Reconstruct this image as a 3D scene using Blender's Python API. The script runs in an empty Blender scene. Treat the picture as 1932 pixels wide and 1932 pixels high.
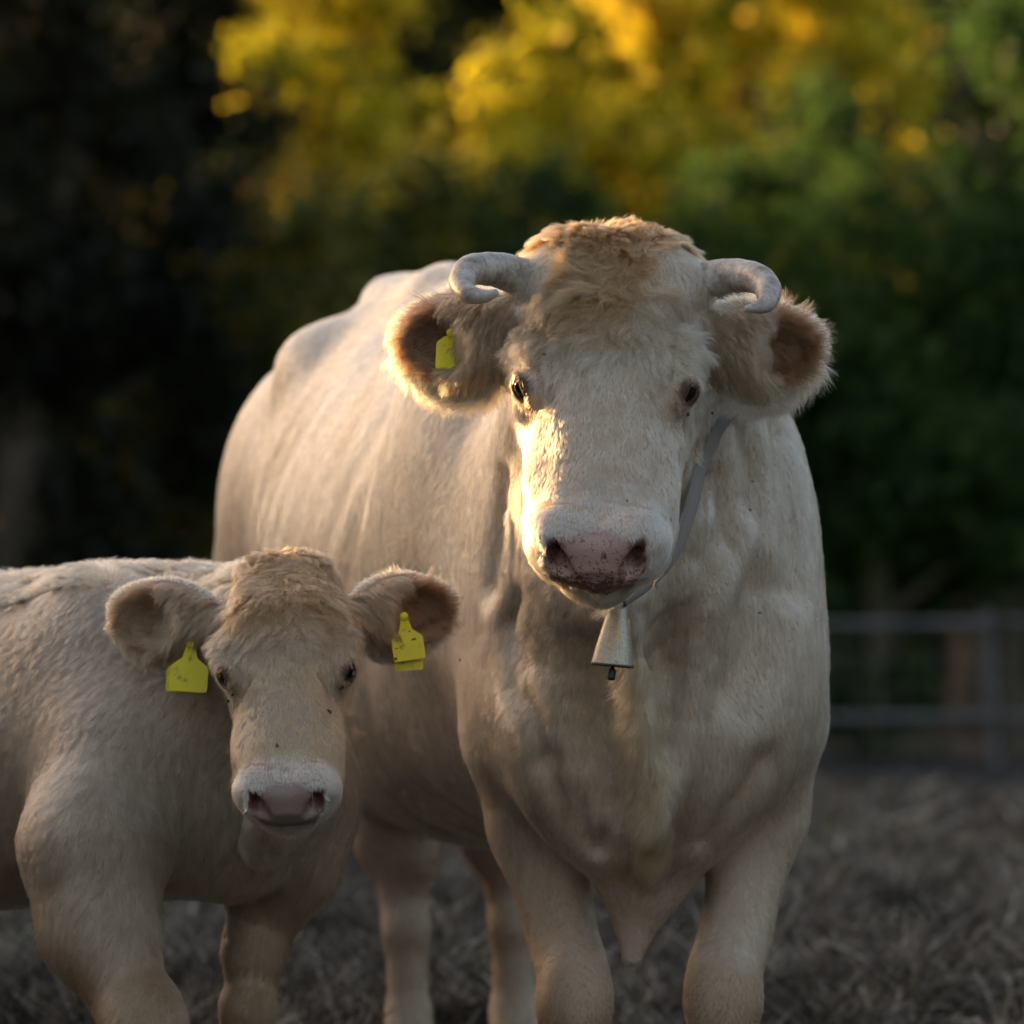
import bpy, math, random
import numpy as np
from mathutils import Vector

QUICK = ''
rng = np.random.default_rng(7)
random.seed(7)
sc = bpy.context.scene
COL = sc.collection

# ------------------------------------------------------------------ camera
CAM = np.array([0.0, -8.0, 1.0])
PITCH = 0.01725
PXS = 0.75e-3 / 8.0                           # view angle of one unit of the 1932-wide layout grid
cam_d = bpy.data.cameras.new('camera')
cam = bpy.data.objects.new('camera', cam_d); COL.objects.link(cam)
cam.location = CAM
cam.rotation_euler = (math.pi / 2 + PITCH, 0, 0)
cam_d.sensor_width = 36.0
cam_d.lens = 36.0 / (1932 * PXS)
cam_d.clip_start = 0.1; cam_d.clip_end = 600
cam_d.dof.use_dof = True
cam_d.dof.focus_distance = 7.93
cam_d.dof.aperture_fstop = 4.4
sc.camera = cam
sc.render.resolution_x = sc.render.resolution_y = 1024

def P(px, py, y):
    """layout position (1932 grid) at world depth y -> world point"""
    u = (px - 966) * PXS; v = -(py - 966) * PXS
    dy = math.cos(PITCH) - v * math.sin(PITCH); dz = math.sin(PITCH) + v * math.cos(PITCH)
    t = (y - CAM[1]) / dy
    return np.array([u * t, y, CAM[2] + dz * t])
def S(y):
    return PXS * (y - CAM[1])                  # metres per grid unit at depth y

# ------------------------------------------------------------------ world, sun, exposure
SUN_EL, SUN_AZ = math.radians(9.0), math.radians(-54.0)   # azimuth from +Y (away from the camera) towards -X
sun_dir = Vector((math.sin(SUN_AZ) * math.cos(SUN_EL), math.cos(SUN_AZ) * math.cos(SUN_EL), math.sin(SUN_EL)))
world = bpy.data.worlds.new('World'); sc.world = world
world.use_nodes = True
wn = world.node_tree; wn.nodes.clear()
wo = wn.nodes.new('ShaderNodeOutputWorld'); bg = wn.nodes.new('ShaderNodeBackground')
sky = wn.nodes.new('ShaderNodeTexSky'); sky.sky_type = 'NISHITA'; sky.sun_disc = False
sky.sun_elevation = SUN_EL; sky.sun_rotation = SUN_AZ
sky.dust_density = 3.0; sky.ozone_density = 1.0; sky.air_density = 1.0
tint = wn.nodes.new('ShaderNodeMix'); tint.data_type = 'RGBA'; tint.blend_type = 'MULTIPLY'
tint.inputs[0].default_value = 1.0; tint.inputs[7].default_value = (1.0, 0.82, 0.70, 1)
wn.links.new(sky.outputs[0], tint.inputs[6]); wn.links.new(tint.outputs[2], bg.inputs[0])
wn.links.new(bg.outputs[0], wo.inputs[0])
bg.inputs[1].default_value = 0.15
sl = bpy.data.lights.new('sun', 'SUN'); sl.energy = 2.8; sl.angle = math.radians(0.5); sl.color = (1.0, 0.60, 0.25)
sun = bpy.data.objects.new('sun', sl); COL.objects.link(sun)
sun.rotation_euler = sun_dir.to_track_quat('Z', 'Y').to_euler()
sc.view_settings.view_transform = 'Standard'; sc.view_settings.look = 'None'
sc.view_settings.gamma = 1.0; sc.view_settings.exposure = 2.0
sc.render.engine = 'CYCLES'
cy = sc.cycles
cy.use_denoising = True
cy.max_bounces = 10; cy.diffuse_bounces = 3; cy.glossy_bounces = 4; cy.transmission_bounces = 8; cy.transparent_max_bounces = 12
cy.use_adaptive_sampling = True; cy.adaptive_threshold = 0.02
cy.caustics_reflective = False; cy.caustics_refractive = False
sc.cycles_curves.shape = 'RIBBONS'

# ------------------------------------------------------------------ tagging
def tag(o, label=None, cat=None, group=None, kind=None):
    if label: o['label'] = label
    if cat: o['category'] = cat
    if group: o['group'] = group
    if kind: o['kind'] = kind
    return o
def empty(name, loc=(0, 0, 0)):
    o = bpy.data.objects.new(name, None); COL.objects.link(o); o.location = loc
    o.empty_display_size = 0.1
    return o
def link(name, me, mat=None, parent=None, smooth=True, keep=True):
    o = bpy.data.objects.new(name, me); COL.objects.link(o)
    if mat: me.materials.append(mat)
    if parent:
        o.parent = parent
        if keep:
            o.matrix_parent_inverse = parent.matrix_basis.inverted()
    return o
def np_mesh(name, V, F, smooth=True, attrs=None, mat_idx=None):
    """V Nx3; F list of arrays (quads / tris)"""
    me = bpy.data.meshes.new(name)
    Fs = F if isinstance(F, list) else [F]
    Fs = [f for f in Fs if len(f)]
    loops = np.concatenate([f.ravel() for f in Fs]).astype(np.int32)
    tot = np.concatenate([np.full(len(f), f.shape[1], np.int32) for f in Fs])
    start = np.concatenate([[0], np.cumsum(tot)[:-1]]).astype(np.int32)
    me.vertices.add(len(V)); me.vertices.foreach_set('co', np.ascontiguousarray(V, np.float32).ravel())
    me.loops.add(len(loops)); me.loops.foreach_set('vertex_index', loops)
    me.polygons.add(len(tot)); me.polygons.foreach_set('loop_start', start)
    me.update(calc_edges=True)
    me.polygons.foreach_set('use_smooth', np.full(len(tot), smooth))
    if attrs:
        for k, a in attrs.items():
            if a.ndim == 2:
                at = me.color_attributes.new(k, 'FLOAT_COLOR', 'POINT')
                c = np.ones((len(V), 4), np.float32); c[:, :a.shape[1]] = a
                at.data.foreach_set('color', c.ravel())
            else:
                at = me.attributes.new(k, 'FLOAT', 'POINT'); at.data.foreach_set('value', a.astype(np.float32))
    me.validate(verbose=False)
    return me

# ------------------------------------------------------------------ materials
def mat(name, color=(0.5, 0.5, 0.5), rough=0.8, metal=0.0):
    m = bpy.data.materials.new(name); m.use_nodes = True
    b = m.node_tree.nodes['Principled BSDF']
    b.inputs['Base Color'].default_value = (*color, 1); b.inputs['Roughness'].default_value = rough
    b.inputs['Metallic'].default_value = metal
    return m
def node(m, t, **kw):
    n = m.node_tree.nodes.new(t)
    for k, v in kw.items(): setattr(n, k, v)
    return n
def lk(m, a, b): m.node_tree.links.new(a, b)
def bsdf(m): return m.node_tree.nodes['Principled BSDF']
def ramp(m, fac, stops):
    r = node(m, 'ShaderNodeValToRGB'); e = r.color_ramp.elements
    while len(e) < len(stops): e.new(0.5)
    for el, (p, c) in zip(e, stops): el.position = p; el.color = (*c, 1)
    lk(m, fac, r.inputs[0]); return r
def noise_tex(m, scale, detail=4, rough=0.55, coord='Object', sc3=None):
    tc = node(m, 'ShaderNodeTexCoord'); mp = node(m, 'ShaderNodeMapping')
    if sc3: mp.inputs['Scale'].default_value = sc3
    lk(m, tc.outputs[coord], mp.inputs[0])
    n = node(m, 'ShaderNodeTexNoise'); n.inputs['Scale'].default_value = scale
    n.inputs['Detail'].default_value = detail; n.inputs['Roughness'].default_value = rough
    lk(m, mp.outputs[0], n.inputs['Vector']); return n
def bump(m, h, strength=0.4, dist=0.01):
    b = node(m, 'ShaderNodeBump'); b.inputs['Strength'].default_value = strength; b.inputs['Distance'].default_value = dist
    lk(m, h, b.inputs['Height']); lk(m, b.outputs[0], bsdf(m).inputs['Normal'])

# ------------------------------------------------------------------ numpy noise
def _hash(ix, iy, iz, seed=0):
    h = (ix * 374761393 + iy * 668265263 + iz * 2147483647 + seed * 1274126177) & 0xFFFFFFFF
    h = ((h ^ (h >> 13)) * 1274126177) & 0xFFFFFFFF
    h = ((h ^ (h >> 16)) * 2246822519) & 0xFFFFFFFF
    return ((h ^ (h >> 15)) & 0xFFFFFF) / float(0xFFFFFF)
def vnoise(p, seed=0):
    i = np.floor(p).astype(np.int64); f = p - i; f = f * f * (3 - 2 * f)
    r = 0
    for dx in (0, 1):
        wx = f[:, 0] if dx else 1 - f[:, 0]
        for dy in (0, 1):
            wy = f[:, 1] if dy else 1 - f[:, 1]
            for dz in (0, 1):
                wz = f[:, 2] if dz else 1 - f[:, 2]
                r = r + wx * wy * wz * _hash(i[:, 0] + dx, i[:, 1] + dy, i[:, 2] + dz, seed)
    return r * 2 - 1
def vnoise3(p, seed=0):
    return np.stack([vnoise(p, seed), vnoise(p + 31.7, seed + 1), vnoise(p - 17.3, seed + 2)], 1)
def sstep(a, b, x):
    t = np.clip((x - a) / (b - a), 0, 1); return t * t * (3 - 2 * t)
def unit(v):
    return v / np.maximum(np.linalg.norm(v, axis=-1, keepdims=True), 1e-9)

# ------------------------------------------------------------------ implicit shapes
def A(x): return np.asarray(x, dtype=np.float64)
def rc(a, b, ra, rb):
    a = A(a); b = A(b); ba = b - a; L = max(ba @ ba, 1e-12)
    def f(p):
        pa = p - a; h = np.clip(pa @ ba / L, 0, 1)
        return np.sqrt(((pa - h[:, None] * ba) ** 2).sum(1)) - (ra + (rb - ra) * h)
    return f, (a + b) / 2, math.sqrt(L) / 2 + max(ra, rb)
def chain(pts, k=0, n=8):
    """one smooth tube through pts (x, y, z, r)"""
    q = A(pts); m = len(q); s_ = np.linspace(0, m - 1, (m - 1) * n + 1)
    D = np.stack([pchip(np.arange(m), q[:, c], s_) for c in range(4)], 1)
    c = D[:, :3].mean(0); R = np.linalg.norm(D[:, :3] - c, axis=1).max() + D[:, 3].max()
    prims = [rc(a[:3], b[:3], a[3], b[3])[0] for a, b in zip(D[:-1], D[1:])]
    def f(p):
        d = prims[0](p)
        for g in prims[1:]: d = np.minimum(d, g(p))
        return d
    return f, c, R
def frame(fwd, up=(0, 0, 1)):
    f = unit(A(fwd)); u = A(up); r = unit(np.cross(f, u)); u = np.cross(r, f)
    return np.stack([r, f, u])                 # rows: right, forward, up
def ell(c, r, R=None):
    c = A(c); r = A(r)
    def f(p):
        q = p - c
        if R is not None: q = q @ R.T
        k0 = np.sqrt(((q / r) ** 2).sum(1)); k1 = np.sqrt(((q / r ** 2) ** 2).sum(1))
        return np.where(k0 < 1e-6, -r.min(), k0 * (k0 - 1) / np.maximum(k1, 1e-9))
    return f, c, r.max()
def pchip(x, y, xs):
    x = A(x); y = A(y); h = np.diff(x); d = np.diff(y) / h
    m = np.zeros(len(x))
    for i in range(1, len(x) - 1):
        if d[i - 1] * d[i] > 0:
            w1 = 2 * h[i] + h[i - 1]; w2 = h[i] + 2 * h[i - 1]
            m[i] = (w1 + w2) / (w1 / d[i - 1] + w2 / d[i])
    m[0] = d[0]; m[-1] = d[-1]
    k = np.clip(np.searchsorted(x, xs) - 1, 0, len(x) - 2); t = (xs - x[k]) / h[k]
    return (y[k] * (1 + 2 * t) * (1 - t) ** 2 + m[k] * h[k] * t * (1 - t) ** 2 + y[k + 1] * t * t * (3 - 2 * t) + m[k + 1] * h[k] * t * t * (t - 1))
def loft(o, R, T, w, hu, hd, cx=None, cz=None, n=2.0, nt=None):
    """tube along frame row 1 from origin o; half width w, half heights up/down, per station T"""
    o = A(o); ts = np.linspace(T[0], T[-1], 400)
    tab = [pchip(T, v if v is not None else [0] * len(T), ts) for v in (w, hu, hd, cx, cz)]
    mid = o + R[1] * (T[0] + T[-1]) / 2 + R[2] * (0 if cz is None else float(np.mean(cz)))
    def f(p):
        q = (p - o) @ R.T; t = q[:, 1]; tc = np.clip(t, T[0], T[-1])
        W, U, D, X, Z = (np.interp(tc, ts, a) for a in tab)
        x = q[:, 0] - X; z = q[:, 2] - Z; H = np.where(z > 0, U, D)
        nn = n if np.isscalar(n) else np.where(z > 0, n[0], n[1])
        k = ((np.abs(x) / W) ** nn + (np.abs(z) / H) ** nn) ** (1 / nn)
        r = np.sqrt(x * x + z * z)
        d = r - r / np.maximum(k, 1e-6)
        d = np.where(k < 1e-3, -np.minimum(W, H), d)
        d = np.maximum(d, -np.minimum(W, H))
        d = np.maximum(d, -np.minimum(t - T[0], T[-1] - t) * (t == tc) - 9 * (t != tc))
        e = np.abs(t - tc)
        return np.where(e > 0, np.sqrt(np.maximum(d, 0) ** 2 + e * e), d)
    R_ = max((T[-1] - T[0]) / 2 + 0.05, 0) + max(max(w), max(hu), max(hd))
    return f, mid, R_
class Sh:
    def __init__(s): s.ops = []; s.detail = None
    def u(s, prim, k=0.02): s.ops.append((0, k, *prim)); return s
    def s(s, prim, k=0.01): s.ops.append((1, k, *prim)); return s
    def shape(s, h, k=0.02):
        c = np.mean([o[3] for o in h.ops], 0); R = max(np.linalg.norm(o[3] - c) + o[4] for o in h.ops)
        s.ops.append((0, k, (lambda p, h=h: h(p, 0.1)), c, R)); return s
    def __call__(s, p, margin=0.1):
        d = np.full(len(p), 9.0)
        for mode, k, f, c, R in s.ops:
            m = ((p - c) ** 2).sum(1) < (R + margin + k) ** 2
            if not m.any(): continue
            e = f(p[m]); a = d[m]
            if mode == 0:
                h = np.maximum(k - np.abs(a - e), 0) / k; d[m] = np.minimum(a, e) - h * h * k * 0.25
            else:
                e = -e; h = np.maximum(k - np.abs(a - e), 0) / k; d[m] = np.maximum(a, e) + h * h * k * 0.25
        if s.detail is not None:
            m = np.abs(d) < .06
            if m.any(): d[m] += s.detail(p[m])
        return d
def ray_hit(sh, px, py):
    d = unit(P(px, py, 1.0) - CAM); p = CAM + d * 7.2
    for _ in range(140):
        s_ = min(float(sh(p[None], .5)[0]), .1)
        if s_ < .0008: break
        p = p + d * max(s_ * .7, .0006)
    return p, unit(grad(sh, p[None], .004))[0]
def crease(sh, pts, r=.006, k=.03, depth=.0, ridge=False):
    """fold following surface points seen at the layout positions pts"""
    h = [ray_hit(sh, *q[:2]) for q in pts]; n = len(h)
    q = [(*(p + nn * depth), r * (.35 + .65 * math.sin(math.pi * (i + .6) / (n + .2)))) for i, (p, nn) in enumerate(h)]
    (sh.u if ridge else sh.s)(chain(q, n=5), k)
def polygonize(f, lo, hi, cell, levels=4):
    lo = A(lo); hi = A(hi); h = cell * 2 ** levels
    n = np.ceil((hi - lo) / h).astype(int)
    g = np.stack(np.meshgrid(*[np.arange(k) for k in n], indexing='ij'), -1).reshape(-1, 3)
    for L in range(levels + 1):
        c = lo + (g + 0.5) * h
        d = f(c, h * 2.5)
        g = g[np.abs(d) < h * (1.6 if L == levels else 1.9)]
        if L == levels: break
        g = (g[:, None, :] * 2 + np.array([[i, j, k] for i in (0, 1) for j in (0, 1) for k in (0, 1)])).reshape(-1, 3)
        h /= 2
    B = 1 << 20
    key = lambda a: (a[:, 0] * B + a[:, 1]) * B + a[:, 2]
    off = np.array([[i, j, k] for i in (0, 1) for j in (0, 1) for k in (0, 1)])
    ck = key((g[:, None, :] + off).reshape(-1, 3)); uk, inv = np.unique(ck, return_inverse=True)
    cg = np.stack([uk // (B * B), (uk // B) % B, uk % B], 1)
    val = f(lo + cg * h, h * 2)[inv].reshape(-1, 8)
    neg = val < 0; act = neg.any(1) & ~neg.all(1)
    g = g[act]; val = val[act]; neg = neg[act]
    order = np.argsort(key(g)); g = g[order]; val = val[order]; neg = neg[order]
    pts = np.zeros((len(g), 3)); cnt = np.zeros(len(g))
    for a in range(8):
        for ax in range(3):
            b = a | (4 >> ax)
            if b == a: continue
            x = neg[:, a] != neg[:, b]
            va, vb = val[:, a], val[:, b]
            t = np.where(x, va / np.where(x, va - vb, 1), 0)
            q = off[a] + np.zeros((len(g), 3)); q[:, ax] += t
            pts[x] += q[x]; cnt[x] += 1
    V = lo + (g + pts / cnt[:, None]) * h
    kk = key(g); quads = []
    for ax in range(3):
        b = 4 >> ax
        x = np.nonzero(neg[:, 0] != neg[:, b])[0]
        o1, o2 = [(1, 2), (2, 0), (0, 1)][ax]
        gs = g[x]
        def nb(da, db):
            q = gs.copy(); q[:, o1] -= da; q[:, o2] -= db
            i = np.searchsorted(kk, key(q)); i = np.clip(i, 0, len(kk) - 1); ok = kk[i] == key(q); return i, ok
        i0, k0 = nb(0, 0); i1, k1 = nb(1, 0); i2, k2 = nb(1, 1); i3, k3 = nb(0, 1)
        ok = k0 & k1 & k2 & k3
        Q = np.stack([i0, i1, i2, i3], 1)[ok]; fl = neg[x, 0][ok]
        Q[~fl] = Q[~fl][:, ::-1]
        quads.append(Q)
    Q = np.concatenate(quads)
    e = h * 0.5
    for it in range(2):
        d0 = f(V, 0.02)
        G = grad(f, V, e)
        gl = (G * G).sum(1)
        step = (d0 / np.maximum(gl, 0.25))[:, None] * G
        sl_ = np.linalg.norm(step, axis=1, keepdims=True)
        V = V - step * np.minimum(1, h * 0.7 / np.maximum(sl_, 1e-9)) 
    N = unit(grad(f, V, e))
    return V, Q, N
def grad(f, V, e):
    T = np.array([[1, -1, -1], [-1, -1, 1], [-1, 1, -1], [1, 1, 1]], float)
    G = np.zeros_like(V)
    for t in T: G += t * f(V + t * e, 0.02)[:, None]
    return G / (4 * e)
# ------------------------------------------------------------------ animal shapes
class Frame:
    """head frame: u to the picture's right, v dorsal, t from poll to muzzle"""
    def __init__(s, eye_mid, fwd, roll, scale):
        s.f = unit(A(fwd)); s.s = scale
        r0 = unit(np.cross(s.f, np.array([0, 0, 1.0])))          # f points to the camera & down
        if r0[0] < 0: r0 = -r0
        d0 = np.cross(r0, s.f)
        if d0[2] < 0: d0 = -d0
        c, q = math.cos(roll), math.sin(roll)
        s.r = c * r0 + q * d0; s.d = -q * r0 + c * d0
        s.o = A(eye_mid) - s.d * 0.022 * scale - s.f * 0.232 * scale
        s.M = np.stack([s.r, s.f, s.d])
    def __call__(s, u, v, t): return s.o + s.s * (u * s.r + v * s.d + t * s.f)
    def loc(s, p): return ((p - s.o) @ s.M.T) / s.s               # columns u, t, v
    def rot(s, au=0, at=0, av=0):
        """frame rows rotated a little about u, t, v (radians)"""
        def rm(ax, a):
            c, q = math.cos(a), math.sin(a); x, y, z = ax
            return np.array([[c + x * x * (1 - c), x * y * (1 - c) - z * q, x * z * (1 - c) + y * q],
                             [y * x * (1 - c) + z * q, c + y * y * (1 - c), y * z * (1 - c) - x * q],
                             [z * x * (1 - c) - y * q, z * y * (1 - c) + x * q, c + z * z * (1 - c)]])
        R = rm(s.r, au) @ rm(s.f, at) @ rm(s.d, av)
        return s.M @ R.T

def build_head(sh, F, calf=False):
    k = F.s; R = F.M
    sc_ = lambda L: [x * k for x in L]
    # upper face: forehead, nose bridge
    T = [-.05, 0, .06, .12, .18, .24, .30, .37, .44, .49, .53, .55]
    w = [.064, .098, .118, .112, .100, .090, .084, .075, .074, .078, .070, .045]
    hu = [.01, .042, .068, .082, .080, .070, .060, .052, .046, .040, .028, .01]
    hd = [.05, .09, .12, .13, .13, .12, .10, .085, .075, .066, .050, .02]
    if calf:
        w = [.048, .070, .098, .106, .098, .086, .076, .070, .064, .070, .066, .045]
        hu = [.005, .036, .068, .086, .086, .072, .058, .048, .042, .038, .028, .01]
    sh.u(loft(F.o, R, sc_(T), sc_(w), sc_(hu), sc_(hd), n=(2.7, 2.2)), 0.03)
    # lower face: cheeks narrowing to the lips
    T = [.00, .06, .13, .20, .27, .34, .41, .47, .50]
    w = [.07, .106, .122, .124, .116, .106, .095, .080, .05]
    h1 = [.05, .085, .095, .090, .080, .066, .052, .040, .02]
    h2 = [.06, .090, .105, .110, .100, .074, .056, .042, .02]
    cz = [-.04, -.045, -.055, -.065, -.062, -.052, -.046, -.044, -.044]
    if calf: w = [x * .90 for x in w]; h2 = [x * .9 for x in h2]
    sh.u(loft(F.o, R, sc_(T), sc_(w), sc_(h1), sc_(h2), None, sc_(cz), n=2.2), 0.05 * k)
    E = lambda u, v, t, r, kk, **q: sh.u(ell(F(u, v, t), A([r[0], r[2], r[1]]) * k, F.rot(**q)), kk * k)
    for sg in (-1, 1):
        E(sg * .100, .030, .190, (.028, .024, .046), .035, av=-sg * .2)          # brow
        E(sg * .096, .014, .228, (.030, .030, .038), .03)                        # orbit
        E(sg * .066, -.040, .410, (.028, .044, .065), .05)
        E(sg * .070, -.012, .330, (.020, .016, .070), .03, av=sg * .22)          # facial crest
        E(sg * (.046 if not calf else .034),   .014 if not calf else -.004, .000, (.058, .042, .050) if not calf else (.046, .042, .050), .05)                        # poll
        E(sg * .052, -.002, .492, (.048, .046, .042), .03)                       # upper lip side
        E(sg * .056, .026, .500, (.032, .026, .032), .02, av=-sg * .4)           # nostril wing
        E(sg * .050, -.050, .470, (.035, .026, .040), .025)                       # lip corner
    E(0, -.006, .508, (.066, .044, .034), .03)                                   # nose pad
    E(0, -.030, .514, (.050, .026, .026), .02)
    E(0, -.076, .494, (.054, .024, .038), .010)                                  # chin
    eyes = []; sh.eyes = eyes
    for sg in (-1, 1):
        a = F(sg * .044, .004, .548); b = F(sg * .062, .038, .522)
        sh.s(rc(a, b, .0135 * k, .0075 * k), .008 * k)
        sh.s(rc(F(sg * .050, .012, .535), F(sg * .050, .010, .500), .012 * k, .006 * k), .008 * k)
        sh.s(ell(F(sg * .056, .014, .540), A([.013, .026, .019]) * k, F.rot(at=-sg * .5)), .010 * k)
        # orbit: eyeball centre, look axis, lids
        C = F(sg * .094, .018, .226); e = unit(F(sg * .56, .40, .56) - F(0, 0, 0))
        ss = np.linspace(-.04, .06, 200) * k
        dd = sh(C + ss[:, None] * e); i = np.nonzero(dd < 0)[0].max(); C = C + e * (ss[i] - .0115 * k)
        eyes.append((C, e, .0205 * k, sg))
        t1 = unit(F(-sg * .42, -.42, .62) - F(0, 0, 0)); t1 = unit(t1 - e * (t1 @ e)); t2 = np.cross(e, t1)
        if t2 @ F.d < 0: t2 = -t2
        RE = np.stack([t1, e, t2])
        sh.u(ell(C, A([.0245, .0235, .0240]) * k, RE), .012 * k)
        sh.s(ell(C + e * .021 * k - t2 * .0022 * k, A([.0215, .0150, .0088]) * k, RE), .003 * k)
        # upper lid roll
        n_ = 7; pts = []
        for i in range(n_):
            th = math.pi * (.08 + .84 * i / (n_ - 1)); x = math.cos(th) * .023; y = math.sin(th) * .0125
            pts.append((*(C + (t1 * x + t2 * y + e * (math.sqrt(.0262 ** 2 - x * x - y * y) - .001)) * k), .0044 * k))
        sh.u(chain(pts, n=2), .005 * k)
        sh.s(rc(F(sg * .105, .052, .205), F(sg * .072, .046, .275), .0015, .0015), .012 * k)   # fold above the lid
        sh.s(rc(F(sg * .078, .020, .290), F(sg * .060, .050, .262), .0015, .0015), .012 * k)
    for sg in (-1, 1):
        sh.s(rc(F(0, -.056, .542), F(sg * .062, -.060, .510), .0035 * k, .003 * k), .008 * k)
    return sh

def ear_shape(base, c, out, face, rl, rh, dep, base_r=.035):
    """cupped ear: centre c, long axis out, opening towards face, half length, half height, depth"""
    out = unit(A(out)); face = A(face); face = unit(face - out * (face @ out)); up = np.cross(out, face)
    if up[2] < 0: up = -up
    R = np.stack([out, face, up]); s = Sh()
    s.u(ell(c, (rl, dep, rh), R), .02)
    s.u(ell(A(c) - out * rl * .30 - up * rh * .12 + face * dep * .1, (rl * .62, dep * 1.05, rh * .80), R), .02)
    s.u(ell(A(c) + out * rl * .05 - up * rh * .42, (rl * .62, dep * .8, rh * .62), R), .02)
    s.u(ell(A(c) + out * rl * .62 + up * rh * .10, (rl * .46, dep * .6, rh * .50), R), .02)
    s.s(ell(A(c) + out * rl * .22 - up * rh * .04 + face * dep * 1.0, (rl * .66, dep * 1.30, rh * .66), R), .018)
    s.u(rc(base, A(c) - out * rl * .45, base_r, base_r * 1.1), .03)
    s.R = R; s.c = A(c); s.rl = rl; s.rh = rh; s.dep = dep
    return s

# ---- cow
EYE = P(1142, 728, 0.0)
CF = Frame(EYE, (-.030, -.34, -.46), -.045, 1.0)
cow = Sh()
ax = unit(A([-.44, 1.85, 0.045])); CB_R = frame(ax)
CB_O = A([.205, .50, 0.0])
T  = [0.0, .06, .18, .38, .70, 1.05, 1.35, 1.62, 1.82, 2.00, 2.10]
W  = [.10, .18, .235, .275, .305, .335, .330, .305, .27, .20, .10]
top = [1.22, 1.32, 1.42, 1.49, 1.50, 1.51, 1.53, 1.56, 1.55, 1.49, 1.38]
bot = [.90, .80, .70, .66, .63, .60, .64, .74, .88, .98, 1.12]
mid = [.5 * a + .5 * b for a, b in zip(top, bot)]
tilt = [CB_R[1][2] * t for t in T]
cow.u(loft(CB_O, CB_R, T, W, [a - m for a, m in zip(top, mid)], [m - b for m, b in zip(mid, bot)], None, [m - q for m, q in zip(mid, tilt)], n=(1.85, 2.2)), .05)
def B(t, side, z):                    # body point: t along the spine, side +right of picture, world height z
    p = CB_O + CB_R[1] * t + CB_R[0] * side; p = p.copy(); p[2] = z; return p
cow.u(rc(CB_O + CB_R[1]*.5 + A([0,0,1.43-.045*.26]), B(1.35, 0, 1.525), .05, .05), .09)
cow.u(rc(B(1.35, 0, 1.525), B(1.82, 0, 1.555), .055, .05), .07)
# rump, hooks, thighs
for sg in (-1, 1):
    cow.u(ell(B(1.60, sg * .18, 1.435), (.055, .08, .05), CB_R), .10)
    cow.u(ell(B(1.86, sg * .175, 1.13), (.135, .24, .28), CB_R), .10)
    cow.u(ell(B(.42, sg * .19, 1.20), (.10, .20, .26), CB_R), .12)             # shoulder blade
    hx = P(748, 1, 2.30)[0] if sg < 0 else P(957, 1, 2.34)[0]; hy = 2.28 if sg < 0 else 2.36
    hx = P(752, 1, 2.30)[0] if sg < 0 else P(952, 1, 2.34)[0]; hy = 2.28 if sg < 0 else 2.36
    cow.u(rc(B(1.92, sg * .16, 1.00), A([hx, hy, .74]), .13, .100), .08)
    cow.u(rc(A([hx, hy, .74]), A([hx - .004, hy + .06, .60]), .098, .072), .05)
    cow.u(ell(A([hx - .022, hy + .07, .60]), (.066, .075, .085)), .03)
    cow.u(ell(A([hx + .028, hy + .02, .57]), (.050, .055, .07)), .03)
    cow.u(rc(A([hx, hy + .06, .60]), A([hx + .014, hy + .03, .42]), .062, .038), .04)
    cow.u(rc(A([hx + .014, hy + .03, .42]), A([hx + .018, hy + .03, .26]), .037, .036), .03)
    cow.u(rc(A([hx + .018, hy + .03, .26]), A([hx + .018, hy, .18]), .036, .048), .03)
    cow.u(rc(A([hx + .018, hy, .18]), A([hx + .018, hy - .05, .12]), .046, .056), .02)
cow.u(rc(B(2.08, 0, 1.42), B(2.14, 0, 1.25), .035, .035), .04)
cow.u(rc(B(2.14, 0, 1.25), B(2.15, .02, .75), .030, .022), .03)
cow.u(ell(B(1.72, .02, .72), (.12, .14, .10), CB_R), .06)                       # udder
for a, b in ((-.10, 1.66), (.02, 1.66), (-.08, 1.78), (.05, 1.78)):
    cow.u(rc(B(b, a, .66), B(b, a * 1.2, .600), .014, .011), .015)
# neck and front
cow.u(rc(P(1172, 640, .26), P(1200, 860, .52), .125, .22), .08)
cow.u(chain([(*P(a, b, c), r) for a, b, c, r in ((1188, 780, .36, .165), (1200, 960, .435, .205), (1212, 1130, .475, .224), (1217, 1270, .485, .226), (1216, 1380, .475, .205), (1214, 1470, .465, .160))], n=8), .08)
cow.u(ell(P(1388, 1120, .56), (.125, .17, .27)), .10)                            # right shoulder
cow.u(ell(P(1040, 1160, .62), (.13, .17, .27)), .10)                             # left shoulder
cow.u(ell(P(1395, 1290, .50), (.095, .11, .14)), .10)
cow.u(ell(P(1010, 1330, .56), (.085, .12, .13)), .06)
cow.u(ell(P(1330, 1395, .42), (.085, .08, .12)), .10)                            # breast muscles
cow.u(ell(P(1120, 1400, .42), (.095, .08, .13)), .10)
# forelegs
cow.u(rc(P(1010, 1400, .60), P(1022, 1560, .60), 0.094, 0.070), .06)
cow.u(rc(P(1022, 1560, .60), P(1066, 1775, .54), 0.070, 0.046), .05)
cow.u(rc(P(1066, 1775, .54), P(1080, 1885, .51), 0.041, 0.042), .03)
cow.u(ell(P(1080, 1885, .485), (.043, .042, .080)), .05)
cow.u(ell(P(1104, 1890, .50), (.022, .04, .06)), .05)
cow.u(rc(P(1050, 1560, .55), P(1080, 1790, .51), 0.016, 0.010), .04)
cow.u(rc(P(975, 1560, .57), P(1040, 1800, .52), 0.020, 0.008), .04)
cow.u(rc(P(1080, 1900, .51), P(1088, 2200, .53), 0.040, 0.030), .03)
cow.u(rc(P(1088, 2200, .53), P(1088, 2260, .50), 0.039, 0.044), .02)
cow.u(rc(P(1088, 2260, .50), P(1090, 2350, .46), 0.038, 0.050), .02)
cow.u(rc(P(1432, 1380, .56), P(1428, 1530, .58), 0.090, 0.070), .06)
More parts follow.
